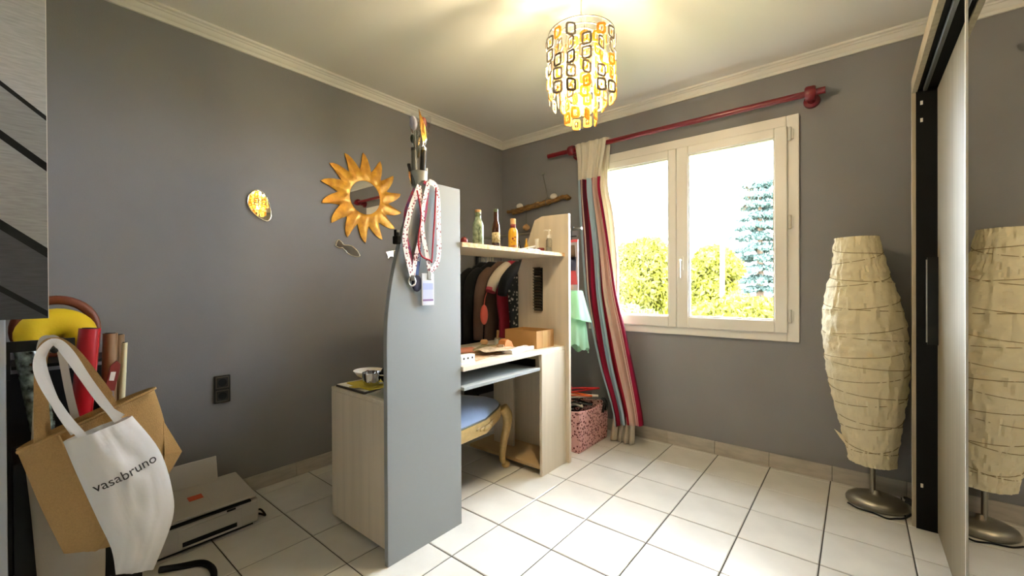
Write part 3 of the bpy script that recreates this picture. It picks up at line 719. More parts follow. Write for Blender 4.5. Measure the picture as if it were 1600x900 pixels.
MB().box(LX+.003, LX+.011, 1.100, 1.124, 1.165, 1.190).build('clasp', 'socket_rim', t, bevel=.003)
t = thing('red_lanyard', 'red and violet lanyard hanging between the patterned ones', 'lanyard', (LX, 1.15, 1.25), group='lanyards on the curved panel')
ribbon([(1.185, 1.600), (1.205, 1.57), (1.190, 1.46), (1.165, 1.36), (1.152, 1.26)], .018, LX-.0035).build('strap', 'lanyard_mix', t, solid=.0015)
ribbon([(1.135, 1.56), (1.092, 1.47), (1.084, 1.38), (1.105, 1.30), (1.118, 1.22)], .016, LX-.0035).build('strap', 'lanyard_mix', t, solid=.0015)
t = thing('red_drawstring', 'thin red cord looped over the curved panel', 'cord', (LX, 1.2, 1.25))
MB().tube(curve([(LX+.020, 1.130, 1.55), (LX+.020, 1.150, 1.45), (LX+.020, 1.135, 1.34), (LX+.020, 1.150, 1.275), (LX+.020, 1.200, 1.255), (LX+.020, 1.208, 1.245)]), .0035, 6).build('left_strand', 'lanyard_red', t, smooth=True).name = 'strand'
MB().tube(curve([(LX+.020, 1.235, 1.58), (LX+.021, 1.225, 1.45), (LX+.021, 1.214, 1.33), (LX+.020, 1.208, 1.245)]), .0035, 6).build('strand', 'lanyard_red', t, smooth=True)
t = thing('blue_lanyard', 'blue lettered lanyard with a dark blue pouch', 'lanyard', (LX, 1.15, 1.12), group='lanyards on the curved panel')
ribbon([(1.165, 1.45), (1.158, 1.36), (1.150, 1.26), (1.140, 1.19)], .018, LX+.0020).build('strap', 'lanyard_blue', t, solid=.0015)
MB().ball((LX+.001, 1.142, 1.155), .028, 14, 10, sx=.17, sz=1.3).build('pouch', 'print_navy', t, smooth=True)
me = text_mesh('RUT 2016', .017, 'paper_white')
o = part('lettering', me, t, Vector((LX+.0056, 1.151, 1.285))-t.location); o.rotation_euler = Matrix(((0, 0, 1), (.10, -.995, 0), (.995, .10, 0))).to_euler()
t = thing('black_clip', 'black plastic clip on the edge of the curved panel', 'clip', (-1.478, 1.05, 1.33))
MB().box(-1.497, -1.462, 1.040, 1.060, 1.318, 1.352).build('jaw', 'black', t, bevel=.004)
MB().box(-1.488, -1.470, 1.040, 1.056, 1.350, 1.378).build('tab', 'black', t, bevel=.004)
MB().box(-1.4695, -1.466, 1.042, 1.055, 1.366, 1.376).build('rivet', 'steel', t)

# ------------------------------------------------------------------ mirrors and socket on the left wall
t = thing('sun_mirror', 'gold sun-shaped wall mirror with wavy rays', 'mirror', (LW, 1.596, 1.752))
cy_, cz_ = 1.596, 1.752; NR = 14
poly = []
for k in range(NR):
    a = 2*PI*k/NR+.16
    for (da, r) in ((-.5, .192), (-.40, .204), (-.26, .232), (-.10, .266), (.06, .293), (.20, .308), (.24, .290), (.28, .262), (.36, .226)):
        an = a+da*2*PI/NR; poly.append((an, r))
b = MB(); nP = len(poly); base = []
for lvl, (sc_, x) in enumerate(((1.0, LW+.003), (1.0, LW+.010))):
    for an, r in poly: b.v.append((x, cy_+r*math.cos(an), cz_+r*math.sin(an)))
for an, r in poly:
    b.v.append((LW+.022, cy_+(.150+.22*(r-.192))*math.cos(an), cz_+(.150+.22*(r-.192))*math.sin(an)))
for an, r in poly: b.v.append((LW+.026, cy_+.120*math.cos(an), cz_+.120*math.sin(an)))
for an, r in poly: b.v.append((LW+.020, cy_+.112*math.cos(an), cz_+.112*math.sin(an)))
for l in range(4):
    for i in range(nP):
        j = (i+1) % nP; b.f.append((l*nP+i, l*nP+j, (l+1)*nP+j, (l+1)*nP+i))
b.f.append(tuple(range(nP))[::-1])
b.build('sun_frame', 'gold_paint', t, smooth='auto', angle=55)
MB().tube([(LW+.012, cy_, cz_), (LW+.0215, cy_, cz_)], .114, 48).build('mirror_glass', 'mirror', t, smooth='auto')
def shape_mirror(name, label, pts, c):
    y_, z_ = c; t = thing(name, label, 'mirror', (LW, y_, z_))
    P_ = curve([(a, d_, 0) for a, d_ in pts+[pts[0]]], 5)[:-1]
    MB().prism([(y_+p.x, z_+p.y) for p in P_], 'X', LW+.001, LW+.005).build('glass', 'mirror', t)
    MB().tube([(LW+.0055, y_+p.x, z_+p.y) for p in P_], .0035, 6, closed=True).build('bevel_rim', 'mirror_bevel', t, smooth=True)
shape_mirror('teardrop_mirror', 'small teardrop-shaped frameless wall mirror', [(-.052, .052), (-.02, .086), (.02, .078), (.048, .03), (.062, -.04), (.048, -.078), (.015, -.075), (-.035, -.038), (-.058, .01)], (.938, 1.602))
shape_mirror('fish_mirror', 'small fish-shaped wall mirror under the sun mirror', [(-.085, .012), (-.068, .050), (-.045, .042), (-.028, .022), (.02, .020), (.062, -.005), (.085, -.038), (.078, -.052), (.04, -.050), (.0, -.034), (-.035, .0), (-.06, -.002)], (1.475, 1.398))
shape_mirror('whale_mirror', 'small fish-shaped wall mirror beside the curved panel', [(-.065, .018), (-.02, .026), (.05, .030), (.075, .010), (.055, -.018), (.02, -.020), (-.02, -.012), (-.045, -.032), (-.048, -.008)], (1.83, 1.375))
t = thing('double_socket', 'black double wall socket', 'socket', (LW, .752, .525))
MB().box(LW, LW+.010, .714, .790, .526, .672).build('plate', 'socket_black', t, bevel=.004)
for z in (.563, .635):
    f = MB(); f.box(LW+.010, LW+.0125, .722, .782, z-.030, z-.026); f.box(LW+.010, LW+.0125, .722, .782, z+.026, z+.030); f.box(LW+.010, LW+.0125, .722, .726, z-.026, z+.026); f.box(LW+.010, LW+.0125, .778, .782, z-.026, z+.026)
    f.build('rim', 'socket_rim', t)
    MB().tube([(LW+.0095, .752, z), (LW+.011, .752, z)], .020, 20).build('outlet', 'black', t)

# ------------------------------------------------------------------ chair behind the desk
ch = thing('carved_chair', 'carved gilt-wood chair with a pale blue velvet seat under the desk', 'chair', (-1.872, 1.668, 0), rz=math.radians(14.5)); ch.scale = (1.1, 1.2, 1.0)
def seat_w(x): return .215+.055*(x+.22)/.44
out = []
for k in range(48):
    a = 2*PI*k/48; c_, s_ = math.cos(a), math.sin(a)
    e = .24; px_ = math.copysign(abs(c_)**e, c_)*.225; py_ = math.copysign(abs(s_)**e, s_)
    y = py_*seat_w(px_); x = px_
    if px_ > .1: x += .020*math.cos(PI*py_)*1.0-.010
    out.append((x, y))
rings = [(.97, .375), (1.0, .390), (1.0, .405), (.94, .425), (.78, .447), (.5, .460), (.2, .465)]
b = MB(); n = len(out)
for s_, z in rings:
    for x, y in out: b.v.append((x*s_, y*s_, z))
for l in range(len(rings)-1):
    for i in range(n): b.f.append((l*n+i, l*n+(i+1) % n, (l+1)*n+(i+1) % n, (l+1)*n+i))
b.f.append(tuple((len(rings)-1)*n+i for i in range(n))); b.f.append(tuple(range(n))[::-1])
b.build('seat', 'chair_velvet', ch, smooth=True, local=True)
b = MB()
def apz(x, y): return .335-.014*abs(math.cos(5.5*y))*(x > .12)-.008*abs(math.sin(6*x))
for s_, f_ in ((1.0, 0), (1.035, .0), (1.045, .5), (1.035, 1), (1.0, 1)):
    for x, y in out:
        top = .388; bot = apz(x, y); b.v.append((x*s_, y*s_, top+(bot-top)*f_))
for l in range(4):
    for i in range(n): b.f.append((l*n+i, l*n+(i+1) % n, (l+1)*n+(i+1) % n, (l+1)*n+i))
b.build('apron', 'chair_wood', ch, smooth='auto', local=True)
b = MB(); b.ball((.245, 0, .345), .022, 10, 8, sx=.4, sy=1.6, sz=.8)
for s_ in (-1, 1): b.ball((.243, s_*.04, .352), .014, 8, 6, sx=.4, sy=1.8, sz=.8); b.ball((.240, s_*.07, .360), .010, 8, 6, sx=.4, sy=1.8, sz=.8)
b.build('carving', 'chair_wood', ch, smooth=True, local=True)
b = MB(); b.tube([(x*1.01, y*1.01, .392) for x, y in out], .0045, 6, closed=True); b.build('nail_trim', 'tube_grey', ch, smooth=True, local=True)
for sx in (1, -1):
    for sy in (1, -1):
        x, y = sx*.200, sy*(seat_w(sx*.205)-.022)
        path = curve([(x, y, .375), (x+sx*.022, y+sy*.016, .33), (x+sx*.022, y+sy*.016, .26), (x+sx*.004, y+sy*.004, .14), (x+sx*.0, y, .05), (x+sx*.014, y+sy*.010, .024), (x+sx*.016, y+sy*.012, 0)], 6)
        k = len(path)-1; rr = []
        for i in range(k+1):
            s_ = i/k; rr.append(.024*(1-s_)**1.2+.0105 if s_ < .8 else .0165+.008*math.sin((s_-.8)/.2*PI))
        MB().tube(path, rr, 12).build('leg', 'chair_wood', ch, smooth=True, local=True)
bk = [(-.235, .150*math.cos(a), .60+.135*math.sin(a)) for a in [2*PI*k/32 for k in range(32)]]
MB().tube([(x-.10*(z-.44), y, z) for x, y, z in bk], .016, 8, closed=True).build('back_frame', 'chair_wood', ch, smooth=True, local=True)
MB().ball((-.251, 0, .60), .138, 20, 12, sx=.16, sz=.9).build('backrest', 'chair_velvet', ch, smooth=True, local=True)
for sy in (1, -1):
    MB().tube(curve([(-.215, sy*.19, .38), (-.235, sy*.17, .45), (-.245, sy*.128, .525)]), .015, 8).build('back_post', 'chair_wood', ch, smooth=True, local=True)

# ------------------------------------------------------------------ clothes rack and clothes
RY, RZ = 2.66, 1.405
t = thing('clothes_rack', 'black clothes rack with two rails behind the desk', 'rack', (-2.1, RY, 0))
for x in (-2.575, -1.90):
    MB().tube([(x, RY, .02), (x, RY, 1.56)], .013, 10).build('post', 'black', t, smooth='auto')
    MB().tube([(x, RY-.2, .015), (x, RY+.2, .015)], .015, 10).build('foot', 'black', t, smooth='auto')
MB().tube([(-2.575, RY, RZ), (-1.56, RY, RZ)], .011, 10).build('rail', 'black', t, smooth='auto')
MB().tube([(-2.60, RY, 1.555), (-1.53, RY, 1.555)], .010, 10).build('rail', 'steel', t, smooth='auto')
for k in range(5): MB().box(-2.555+k*.032, -2.540+k*.032, RY+.030, RY+.035, 1.355, 1.398).build('slat', 'hanger_white', t)
MB().box(-2.575, -2.40, RY+.026, RY+.038, 1.398, 1.41).box(-2.580, -2.565, RY+.008, RY+.027, 1.399, 1.409).build('slat_bar', 'black', t)
def hanger(x, mt, label, hw=.20, group='hangers on the clothes rack'):
    t = thing('clothes_hanger', label, 'hanger', (x, RY, RZ-.15), group=group)
    zt = RZ-.055
    MB().tube(curve([(x, RY, zt-.008), (x, RY, zt+.030), (x, RY+.016, zt+.050), (x, RY+.010, zt+.0635), (x, RY, zt+.0682), (x, RY-.010, zt+.0635), (x, RY-.015, zt+.054)]), .003, 6).build('hook', 'steel' if mt != 'hanger_maroon' else mt, t, smooth=True)
    MB().tube(curve([(x, RY-hw*.92, zt-.105), (x, RY-hw*.5, zt-.050), (x, RY, zt-.008), (x, RY+hw*.5, zt-.050), (x, RY+hw*.92, zt-.105)]), .0070, 6).build('arms', mt, t, smooth=True)
    MB().tube([(x, RY-hw*.92, zt-.105), (x, RY+hw*.92, zt-.105)], .004, 6).build('bar', mt, t)
def garment(name, label, cat, x, mt, hw, L, dep, sleeve, smt, trim=None, swing=0., low=1.0, body2=None):
    t = thing(name, label, cat, (x, RY, RZ-.10-L), group='garments on the clothes rack')
    zt = RZ-.058
    rows = [(0, .045, .015), (-.018, .075, .026), (-.05, hw*.62, .036), (-.095, hw*.98, dep*.8), (-.16, hw*1.02, dep), (-.35, hw*.98, dep*1.05), (-.6*L, hw*1.0*low, dep*1.1), (-L, hw*1.08*low, dep*1.15)]
    b = MB(); n = 28
    for q, (dz, a, d_) in enumerate(rows):
        for k in range(n):
            an = 2*PI*k/n; rip = 1+.10*math.sin(5*an+q)*(q > 3)
            b.v.append((x+d_*math.cos(an)*rip+swing*(-dz), RY+a*math.sin(an), zt+dz))
    for q in range(len(rows)-1):
        for k in range(n): b.f.append((q*n+k, q*n+(k+1) % n, (q+1)*n+(k+1) % n, (q+1)*n+k))
    b.build('body', mt, t, smooth=True)
    for s_ in (-1, 1) if sleeve else ():
        if sleeve > .3: pth = [(x, RY+s_*hw*.72, zt-.075), (x+.004, RY+s_*(hw+.03), zt-.15), (x+.006, RY+s_*(hw+.075), zt-.32), (x+.006, RY+s_*(hw+.09), zt-.075-sleeve)]
        else: pth = [(x+.004, RY+s_*hw*.35, zt-.035), (x+.008, RY+s_*(hw*.8), zt-.09), (x+.012, RY+s_*(hw+.05), zt-.17), (x+.015, RY+s_*(hw+.09), zt-.075-sleeve)]
        c_ = curve(pth, 5); k = len(c_)
        sl = MB().tube(c_, [.040+.010*math.sin(PI*i/(k-1)) for i in range(k)], 14, flat=(.75, 1)).build('sleeve', smt, t, smooth=True)
        if trim: MB().tube([c_[-1]-(c_[-1]-c_[-3]).normalized()*.022, c_[-1]+(c_[-1]-c_[-3]).normalized()*.003], .0435, 14, flat=(.79, 1.04)).build('cuff', trim, sl, smooth='auto')
    return t
hanger(-2.50, 'black', 'black hanger inside the black coat'); garment('coat', 'long black coat at the wall end of the rack', 'coat', -2.50, 'fabric_black', .22, 1.12, .036, .62, 'fabric_black')
hanger(-2.40, 'hanger_white', 'pale hanger inside the black jacket'); garment('jacket', 'black jacket between the coat and the brown sweater', 'jacket', -2.40, 'fabric_black', .22, 1.05, .036, .60, 'fabric_black')
hanger(-2.295, 'hanger_maroon', 'maroon hanger inside the brown sweater', hw=.18); garment('sweater', 'brown hooded sweater on the rack', 'sweater', -2.295, 'fabric_brown', .20, .70, .040, .55, 'fabric_brown')
hanger(-2.178, 'hanger_white', 'pale hanger inside the ecru and rose dress', hw=.17); garment('raglan_dress', 'rose dress with ecru short sleeves and rose cuffs', 'dress', -2.178, 'fabric_rose', .19, .78, .036, .17, 'fabric_ecru', 'trim_rose', low=.85)
hanger(-2.070, 'hanger_maroon', 'maroon hanger inside the floral dress', hw=.16); garment('floral_dress', 'black dress with a small pale floral print', 'dress', -2.070, 'fabric_floral', .18, .80, .034, .20, 'fabric_black', low=.9)
hanger(-1.992, 'hanger_white', 'pale hanger inside the white camisole', hw=.10); garment('camisole', 'thin white camisole beside the floral dress', 'top', -1.992, 'paper_white', .12, .50, .020, 0, 'paper_white', low=.8)
t = thing('coral_mitt', 'bright coral oval mitt hanging against the brown sweater', 'mitt', (-2.20, 2.33, .86))
MB().ball((-2.19, 2.335, .925), .040, 18, 12, sx=.4, sy=1.0, sz=1.9).build('body', 'coral', t, smooth=True)
MB().tube(curve([(-2.19, 2.335, .995), (-2.20, 2.36, 1.06), (-2.215, 2.41, 1.12)]), .003, 6).build('loop', 'coral', t, smooth=True)
t = thing('wooden_charm', 'small turned wooden bell hanging by a string', 'ornament', (-2.10, 2.90, 1.30))
MB().lathe([(.006, 1.31), (.026, 1.325), (.028, 1.345), (.018, 1.372), (.004, 1.385)], (-2.14, 2.93, 0), 16).build('body', 'cork', t, smooth=True)
MB().tube([(-2.14, 2.93, 1.383), (-2.14, 2.95, 1.66)], .0012, 5).build('string', 'string', t)
# packed costume and tulle skirt at the end of the rack
t = thing('costume_pack', 'flat packed costume with a printed figure in a red skirt', 'costume', (-1.60, 2.60, 1.10))
cx0, cx1, cyy = -1.70, -1.545, 2.63
MB().box(cx0, cx1, cyy-.002, cyy+.012, 1.105, 1.475).build('backing', 'print_grey', t, bevel=.002)
fz = cyy-.004
MB().box(cx0, cx1, fz, fz+.001, 1.455, 1.475).build('header_card', 'print_red', t)
MB().prism([(-1.60, 1.435), (-1.57, 1.435), (-1.562, 1.36), (-1.572, 1.33), (-1.60, 1.33), (-1.610, 1.36)], 'Y', fz, fz+.001).build('printed_hair', 'bark', t)
MB().prism([(-1.612, 1.35), (-1.556, 1.35), (-1.560, 1.25), (-1.605, 1.25)], 'Y', fz, fz+.001).build('printed_top', 'print_navy', t)
MB().prism([(-1.605, 1.25), (-1.560, 1.25), (-1.547, 1.15), (-1.625, 1.15)], 'Y', fz-.001, fz).build('printed_skirt', 'print_red', t)
MB().prism([(-1.608, 1.16), (-1.582, 1.16), (-1.582, 1.112), (-1.608, 1.112)], 'Y', fz, fz+.001).build('printed_legs', 'print_skin', t)
MB().tube(curve([(-1.60, cyy+.005, 1.475), (-1.60, RY-.021, 1.545), (-1.60, RY-.011, 1.565), (-1.60, RY, 1.5688), (-1.60, RY+.011, 1.565), (-1.60, RY+.016, 1.550)]), .004, 6).build('hook', 'black', t, smooth=True)
MB().box(-1.665, -1.555, cyy+.004, cyy+.009, 1.493, 1.503).build('hanger_bar', 'black', t)
t = thing('tulle_skirt', 'mint green tulle skirt hanging from the end of the rack', 'skirt', (-1.57, 2.66, .66))
def tul(u, v):
    a = 2*PI*u; r = .05+.045*v+.008*math.sin(9*a+4*v)*v; dz = 1.10-.41*v-.035*math.sin(a)*v+.015*math.sin(5*a)*v
    return (-1.58+.01*v+r*math.cos(a)*.8, RY-.01+r*math.sin(a)*1.2, dz)
MB().grid(tul, 54, 12).build('skirt_body', 'mint_tulle', t, smooth=True)
def tul2(u, v):
    a = 2*PI*u; r = .055+.060*v+.009*math.sin(7*a)*v; return (-1.575+.008*v+r*math.cos(a)*.8, RY-.01+r*math.sin(a)*1.2, 1.10-.20*v-.03*math.cos(a-1)*v)
MB().grid(tul2, 48, 8).build('overlay', 'mint_tulle', t, smooth=True)
MB().tube([(-1.58, RY-.01, 1.09), (-1.575, RY, 1.40)], .003, 6).build('strap', 'mint_tulle', t)
MB().lathe([(.052, 1.085), (.054, 1.105), (.050, 1.107)], (-1.58, RY-.01, 0), 20, sx=.8, sy=1.2).build('waistband', 'mint_tulle', t)

# ------------------------------------------------------------------ driftwood hanging on the window wall
DY = BW-.045
t = thing('driftwood_hanging', 'driftwood branch hung on a string with white shells', 'wall hanging', (-2.2, DY, 1.65))
A = [(-2.53, 1.835), (-2.46, 1.832), (-2.36, 1.838), (-2.24, 1.848), (-2.12, 1.862), (-2.0, 1.878), (-1.92, 1.892), (-1.875, 1.882), (-1.862, 1.868)]
path = curve([(x, DY+.008*math.sin(x*9), z) for x, z in A], 4); k = len(path)
MB().tube(path, [.010+.020*(math.sin(PI*min(1, i/(k-1)*1.15+.03))**.6 if i/(k-1) < .8 else .85)+.004*math.sin(i*1.9) for i in range(k)], 9, flat=(.8, 1)).build('branch', 'wood_drift', t, smooth=True)
MB().tube(curve([(-2.45, DY-.012, 1.815), (-2.36, DY-.02, 1.820), (-2.28, DY-.022, 1.838)]), [.018]*17, 8).build('side_branch', 'wood_drift', t, smooth=True)
MB().tube([(-2.15, DY+.042, 2.13), (-2.065, DY-.006, 1.905)], .0018, 5).build('string', 'string', t)
MB().tube([(-2.17, DY+.045, 2.128), (-2.13, DY+.035, 2.128)], .004, 6).build('nail', 'steel', t)
MB().tube([(-2.067+.026*math.cos(a)*.25, DY-.003+.030*math.cos(a), 1.868+.034*math.sin(a)) for a in [2*PI*i/14 for i in range(14)]], .003, 6, closed=True).build('binding', 'string', t)
for x, z, s_ in ((-2.37, 1.868, 1), (-2.0, 1.905, 1)):
    MB().ball((x, DY-.012, z), .030, 14, 10, sx=1.15, sy=.7, sz=.85).build('shell', 'shell_white', t, smooth=True)
MB().ball((-2.16, DY-.02, 1.868), .012, 10, 8, sx=1.6).build('pebble', 'cork', t, smooth=True)
MB().tube([(-2.295, DY-.012, 1.83), (-2.295, DY-.012, 1.70)], .0016, 5).build('string', 'string', t)
MB().lathe([(.008, 1.640), (.030, 1.655), (.033, 1.672), (.018, 1.690), (.003, 1.70)], (-2.295, DY-.012, 0), 14).build('pendant_shell', 'cork', t, smooth=True)

# ------------------------------------------------------------------ basket of hangers
t = thing('fabric_basket', 'pink leopard-print fabric basket full of hangers', 'basket', (-1.66, 2.69, 0))
bx0, bx1, by0, by1, bz = -1.86, -1.455, 2.485, 2.895, .285
b = MB(); n = 10
def ring(inset, z, sag): 
    pts = []
    cs = [(bx0+inset, by0+inset), (bx1-inset, by0+inset), (bx1-inset, by1-inset), (bx0+inset, by1-inset)]
    for q in range(4):
        (xa, ya), (xb, yb_) = cs[q], cs[(q+1) % 4]
        for k in range(n): s_ = k/n; pts.append((xa+(xb-xa)*s_, ya+(yb_-ya)*s_, z-sag*math.sin(PI*s_)))
    return pts
R_ = [ring(.004, 0, 0), ring(0, .02, 0), ring(-.004, .16, 0), ring(0, bz, .022), ring(.012, bz, .022), ring(.016, .02, 0)]
N4 = 4*n
for r_ in R_: b.v += r_
for l in range(5):
    for i in range(N4): b.f.append((l*N4+i, l*N4+(i+1) % N4, (l+1)*N4+(i+1) % N4, (l+1)*N4+i))
b.f.append(tuple(range(N4))[::-1]); b.f.append(tuple(5*N4+i for i in range(N4)))
b.build('body', 'leopard', t, bevel=.002)
lp = MB().tube(curve([(-1.60, 2.478, .275), (-1.56, 2.474, .30), (-1.535, 2.474, .275), (-1.535, 2.474, .225)]), .012, 8, flat=(1, .3)); lp.build('handle', 'hanger_white', t, smooth=True)
def loose_hanger(c, rz, tilt, mt, label, hw=.165, roll=0., kind=0):
    o = thing('clothes_hanger', label, 'hanger', c, group='loose hangers in the basket'); o.rotation_euler = (tilt, roll, rz)
    body = curve([(-hw, 0, 0), (-hw*.45, .055, 0), (0, .085, 0), (hw*.45, .055, 0), (hw, 0, 0)], 5)
    MB().tube(body, .008, 8).build('arms', mt, o, smooth=True, local=True)
    MB().tube([(-hw, 0, 0), (hw, 0, 0)], .006, 6).build('bar', mt, o, smooth=True, local=True)
    MB().tube(curve([(0, .085, 0), (0, .115, 0), (.022, .14, 0), (.0, .165, 0), (-.025, .145, 0)]), .004, 6).build('hook', mt if kind == 0 else 'steel', o, smooth=True, local=True)
def pile(z, rz, mt, label, hw=.145, dx=0., dy=0., kind=0, tilt=0., roll=0.):
    loose_hanger((-1.658+.08*math.sin(rz)+dx, 2.69-.08*math.cos(rz)+dy, z), rz, tilt, mt, label, hw=hw, roll=roll, kind=kind)
pile(.175, 1.3, 'black', 'matt black hanger lowest in the basket', kind=1)
pile(.193, 2.6, 'black_gloss', 'glossy black hanger low in the basket')
pile(.211, .4, 'black', 'matt black hanger in the middle of the basket', kind=1)
pile(.229, 1.8, 'black_gloss', 'glossy black hanger in the middle of the basket')
pile(.247, -.6, 'black', 'matt black hanger just below the basket rim', kind=1)
pile(.265, 1.1, 'black_gloss', 'glossy black hanger level with the basket rim')
pile(.283, 2.2, 'hanger_white', 'pale plastic hanger near the basket rim', hw=.15)
pile(.301, .2, 'black_gloss', 'glossy black hanger just above the basket rim', hw=.17, dx=.03)
pile(.319, 1.6, 'black', 'matt black hanger under the pale top hanger', hw=.16, kind=1, dx=.02)
pile(.337, .9, 'hanger_white', 'pale plastic hanger under the coloured ones', hw=.165, dx=.03)
pile(.355, .5, 'hanger_orange', 'orange plastic hanger on top of the basket', hw=.17, dx=.01, dy=-.03)
pile(.373, 1.15, 'hanger_red', 'red plastic hanger sticking out of the basket', hw=.175, dx=.02, dy=.03)
t = thing('hair_clip', 'black claw clip hanging over the basket rim', 'clip', (-1.45, 2.80, .24))
MB().tube(curve([(-1.462, 2.82, .31), (-1.440, 2.825, .29), (-1.435, 2.80, .25), (-1.437, 2.79, .215)]), .011, 8, flat=(1, .5)).build('jaw', 'black_gloss', t, smooth=True)
MB().tube(curve([(-1.462, 2.84, .31), (-1.438, 2.845, .285), (-1.434, 2.845, .25), (-1.436, 2.835, .22)]), .010, 8, flat=(1, .5)).build('jaw', 'black_gloss', t, smooth=True)
MB().ball((-1.436, 2.815, .275), .014, 10, 8).build('spring', 'black', t, smooth=True)

# ------------------------------------------------------------------ curtain and rod
RODZ, RODY = 2.238, 2.955
t = thing('curtain_rod', 'dark red wooden curtain rod above the window', 'curtain rod', (-1.08, RODY, RODZ))
MB().tube([(-2.02, RODY, RODZ), (-.135, RODY, RODZ)], .0185, 16).build('rod', 'red_lacquer', t, smooth='auto')
for x in (-.205, -1.79):
    MB().tube([(x-.026, RODY, RODZ), (x-.018, RODY, RODZ), (x+.018, RODY, RODZ), (x+.026, RODY, RODZ)], [.034, .040, .040, .034], 20).build('bracket_ring', 'red_lacquer', t, smooth='auto')
    br = MB().tube([(x, RODY+.03, RODZ-.012), (x, BW-.028, RODZ-.012), (x, BW-.02, RODZ-.012), (x, BW, RODZ-.012)], [.020, .022, .040, .042], 20).build('bracket', 'red_lacquer', t, smooth='auto')
ct = thing('striped_curtain', 'cream curtain with red, pink and pale blue stripes pulled aside', 'curtain', (-1.5, 2.92, 0))
rows = [(2.268, -1.752, -1.462, 2.923), (2.19, -1.738, -1.482, 2.928), (2.05, -1.730, -1.515, 2.935), (1.95, -1.724, -1.540, 2.935), (1.65, -1.710, -1.486, 2.935), (1.38, -1.692, -1.443, 2.935), (1.075, -1.655, -1.398, 2.93), (.80, -1.572, -1.318, 2.905), (.50, -1.475, -1.243, 2.875), (.28, -1.385, -1.192, 2.855), (.135, -1.350, -1.165, 2.845)]
def interp(rows, v):
    s_ = v*(len(rows)-1); i = min(int(s_), len(rows)-2); f_ = s_-i
    p0, p1, p2, p3 = rows[max(i-1, 0)], rows[i], rows[i+1], rows[min(i+2, len(rows)-1)]
    return [.5*(2*b_+(c_-a_)*f_+(2*a_-5*b_+4*c_-d_)*f_*f_+(3*b_-a_-3*c_+d_)*f_**3) for a_, b_, c_, d_ in zip(p0, p1, p2, p3)]
zt_, zb_ = rows[0][0], rows[-1][0]
def row_at(rows, z):
    for i in range(len(rows)-1):
        if rows[i][0] >= z >= rows[i+1][0]:
            f_ = (rows[i][0]-z)/(rows[i][0]-rows[i+1][0]); f2 = f_
            return [a_+(b_-a_)*f2 for a_, b_ in zip(rows[i], rows[i+1])]
    return rows[-1]
def curt(rows, nf, amp, ph, drift=.0, hemtilt=0., gather=False):
    zt, zb = rows[0][0], rows[-1][0]
    def g(u, v):
        z = zt+(zb-zt)*v
        r_ = [0, 0, 0, 0]
        for dz in (-.09, -.045, 0, .045, .09):
            q = row_at(rows, min(zt, max(zb, z+dz))); r_ = [a_+b_/5 for a_, b_ in zip(r_, q)]
        uu = u+.035*math.sin(2*PI*u*2+ph+v*2.2)
        if gather:
            k_ = min(1, max(0, (v-.30)/.55)); k_ = k_*k_*(3-2*k_); g_ = .10*uu+.90*max(0, (uu-.36)/.64); uu = uu+(g_-uu)*k_
        x = r_[1]+(r_[2]-r_[1])*min(1, max(0, uu))
        env = .35+.65*min(1, abs(v-.0)*5)
        y = r_[3]+amp*env*(math.sin(2*PI*nf*u+ph+1.2*math.sin(3*v+u*4))+.35*math.sin(2*PI*nf*2.3*u+v*5))+drift*(u-.5)
        x += .010*math.sin(2*PI*nf*u+ph+1.9)*env
        return (x, y, z+hemtilt*(u-.5)*v**4)
    return g
MB().grid(curt(rows, 5, .020, .6, hemtilt=.05, gather=True), 110, 70).build('panel', 'curtain_stripe', ct, smooth=True, solid=.002)
lrows = [(2.25, -1.60, -1.463, 2.985), (1.915, -1.63, -1.490, 2.98), (1.68, -1.62, -1.432, 2.985), (1.27, -1.60, -1.398, 2.985), (1.07, -1.56, -1.402, 2.98), (.70, -1.48, -1.355, 2.955), (.40, -1.40, -1.285, 2.92), (.10, -1.39, -1.225, 2.88), (.006, -1.42, -1.235, 2.86)]
MB().grid(curt(lrows, 4, .020, 2.0), 70, 60).build('lining', 'lining_cloth', ct, smooth=True, solid=.002)
for x0, wd_ in ((-1.735, .10), (-1.50, .045)):
    MB().grid(lambda u, v: (x0+u*wd_+.006*math.sin(v*7), RODY+(.0235+.003*math.sin(u*11))*math.cos(-PI*.55+v*PI*1.5+PI*.6), RODZ+(.026+.004*math.sin(u*9))*math.sin(PI*.05+v*PI*.9)), 10, 14).build('tab', 'curtain_cream', ct, smooth=True, solid=.003)

# ------------------------------------------------------------------ paper floor lamp
lx, ly = .062, 2.875
t = thing('paper_floor_lamp', 'tall crinkled cream paper floor lamp on a metal foot', 'lamp', (lx, ly, 0))
prof = [(.094, .215), (.097, .23), (.112, .33), (.131, .44), (.151, .55), (.165, .66), (.172, .78), (.173, .86), (.171, .93), (.160, 1.03), (.143, 1.12), (.122, 1.19), (.109, 1.26), (.099, 1.33), (.093, 1.388)]
pp = [(p.x, p.y) for p in curve([(a, c, 0) for a, c in prof], 6)]
def axis(z): s_ = (z-.215)/1.17; return Vector((lx-.002-.062*s_, ly-.004*s_, z))
def crink(p, a, r):
    z = p.z; c_ = axis(z)
    q = Vector((math.cos(a)*2.6, math.sin(a)*2.6, z*6))
    n1 = noise.noise(q*2.0); n2 = abs(noise.noise(q*4.3+Vector((7, 1, 3)))); n3 = abs(noise.noise(Vector((math.cos(a)*9, math.sin(a)*9, z*7+math.sin(a)*3))))
    rr = r+.005*n1-.014*n2+.007*n3+.0022*math.sin(z*95)
    return Vector((c_.x+rr*math.cos(a), c_.y+rr*math.sin(a), z))
MB().lathe(pp, (lx, ly, 0), 96, fn=crink).build('shade', 'lamp_paper', t, smooth='auto', angle=30)
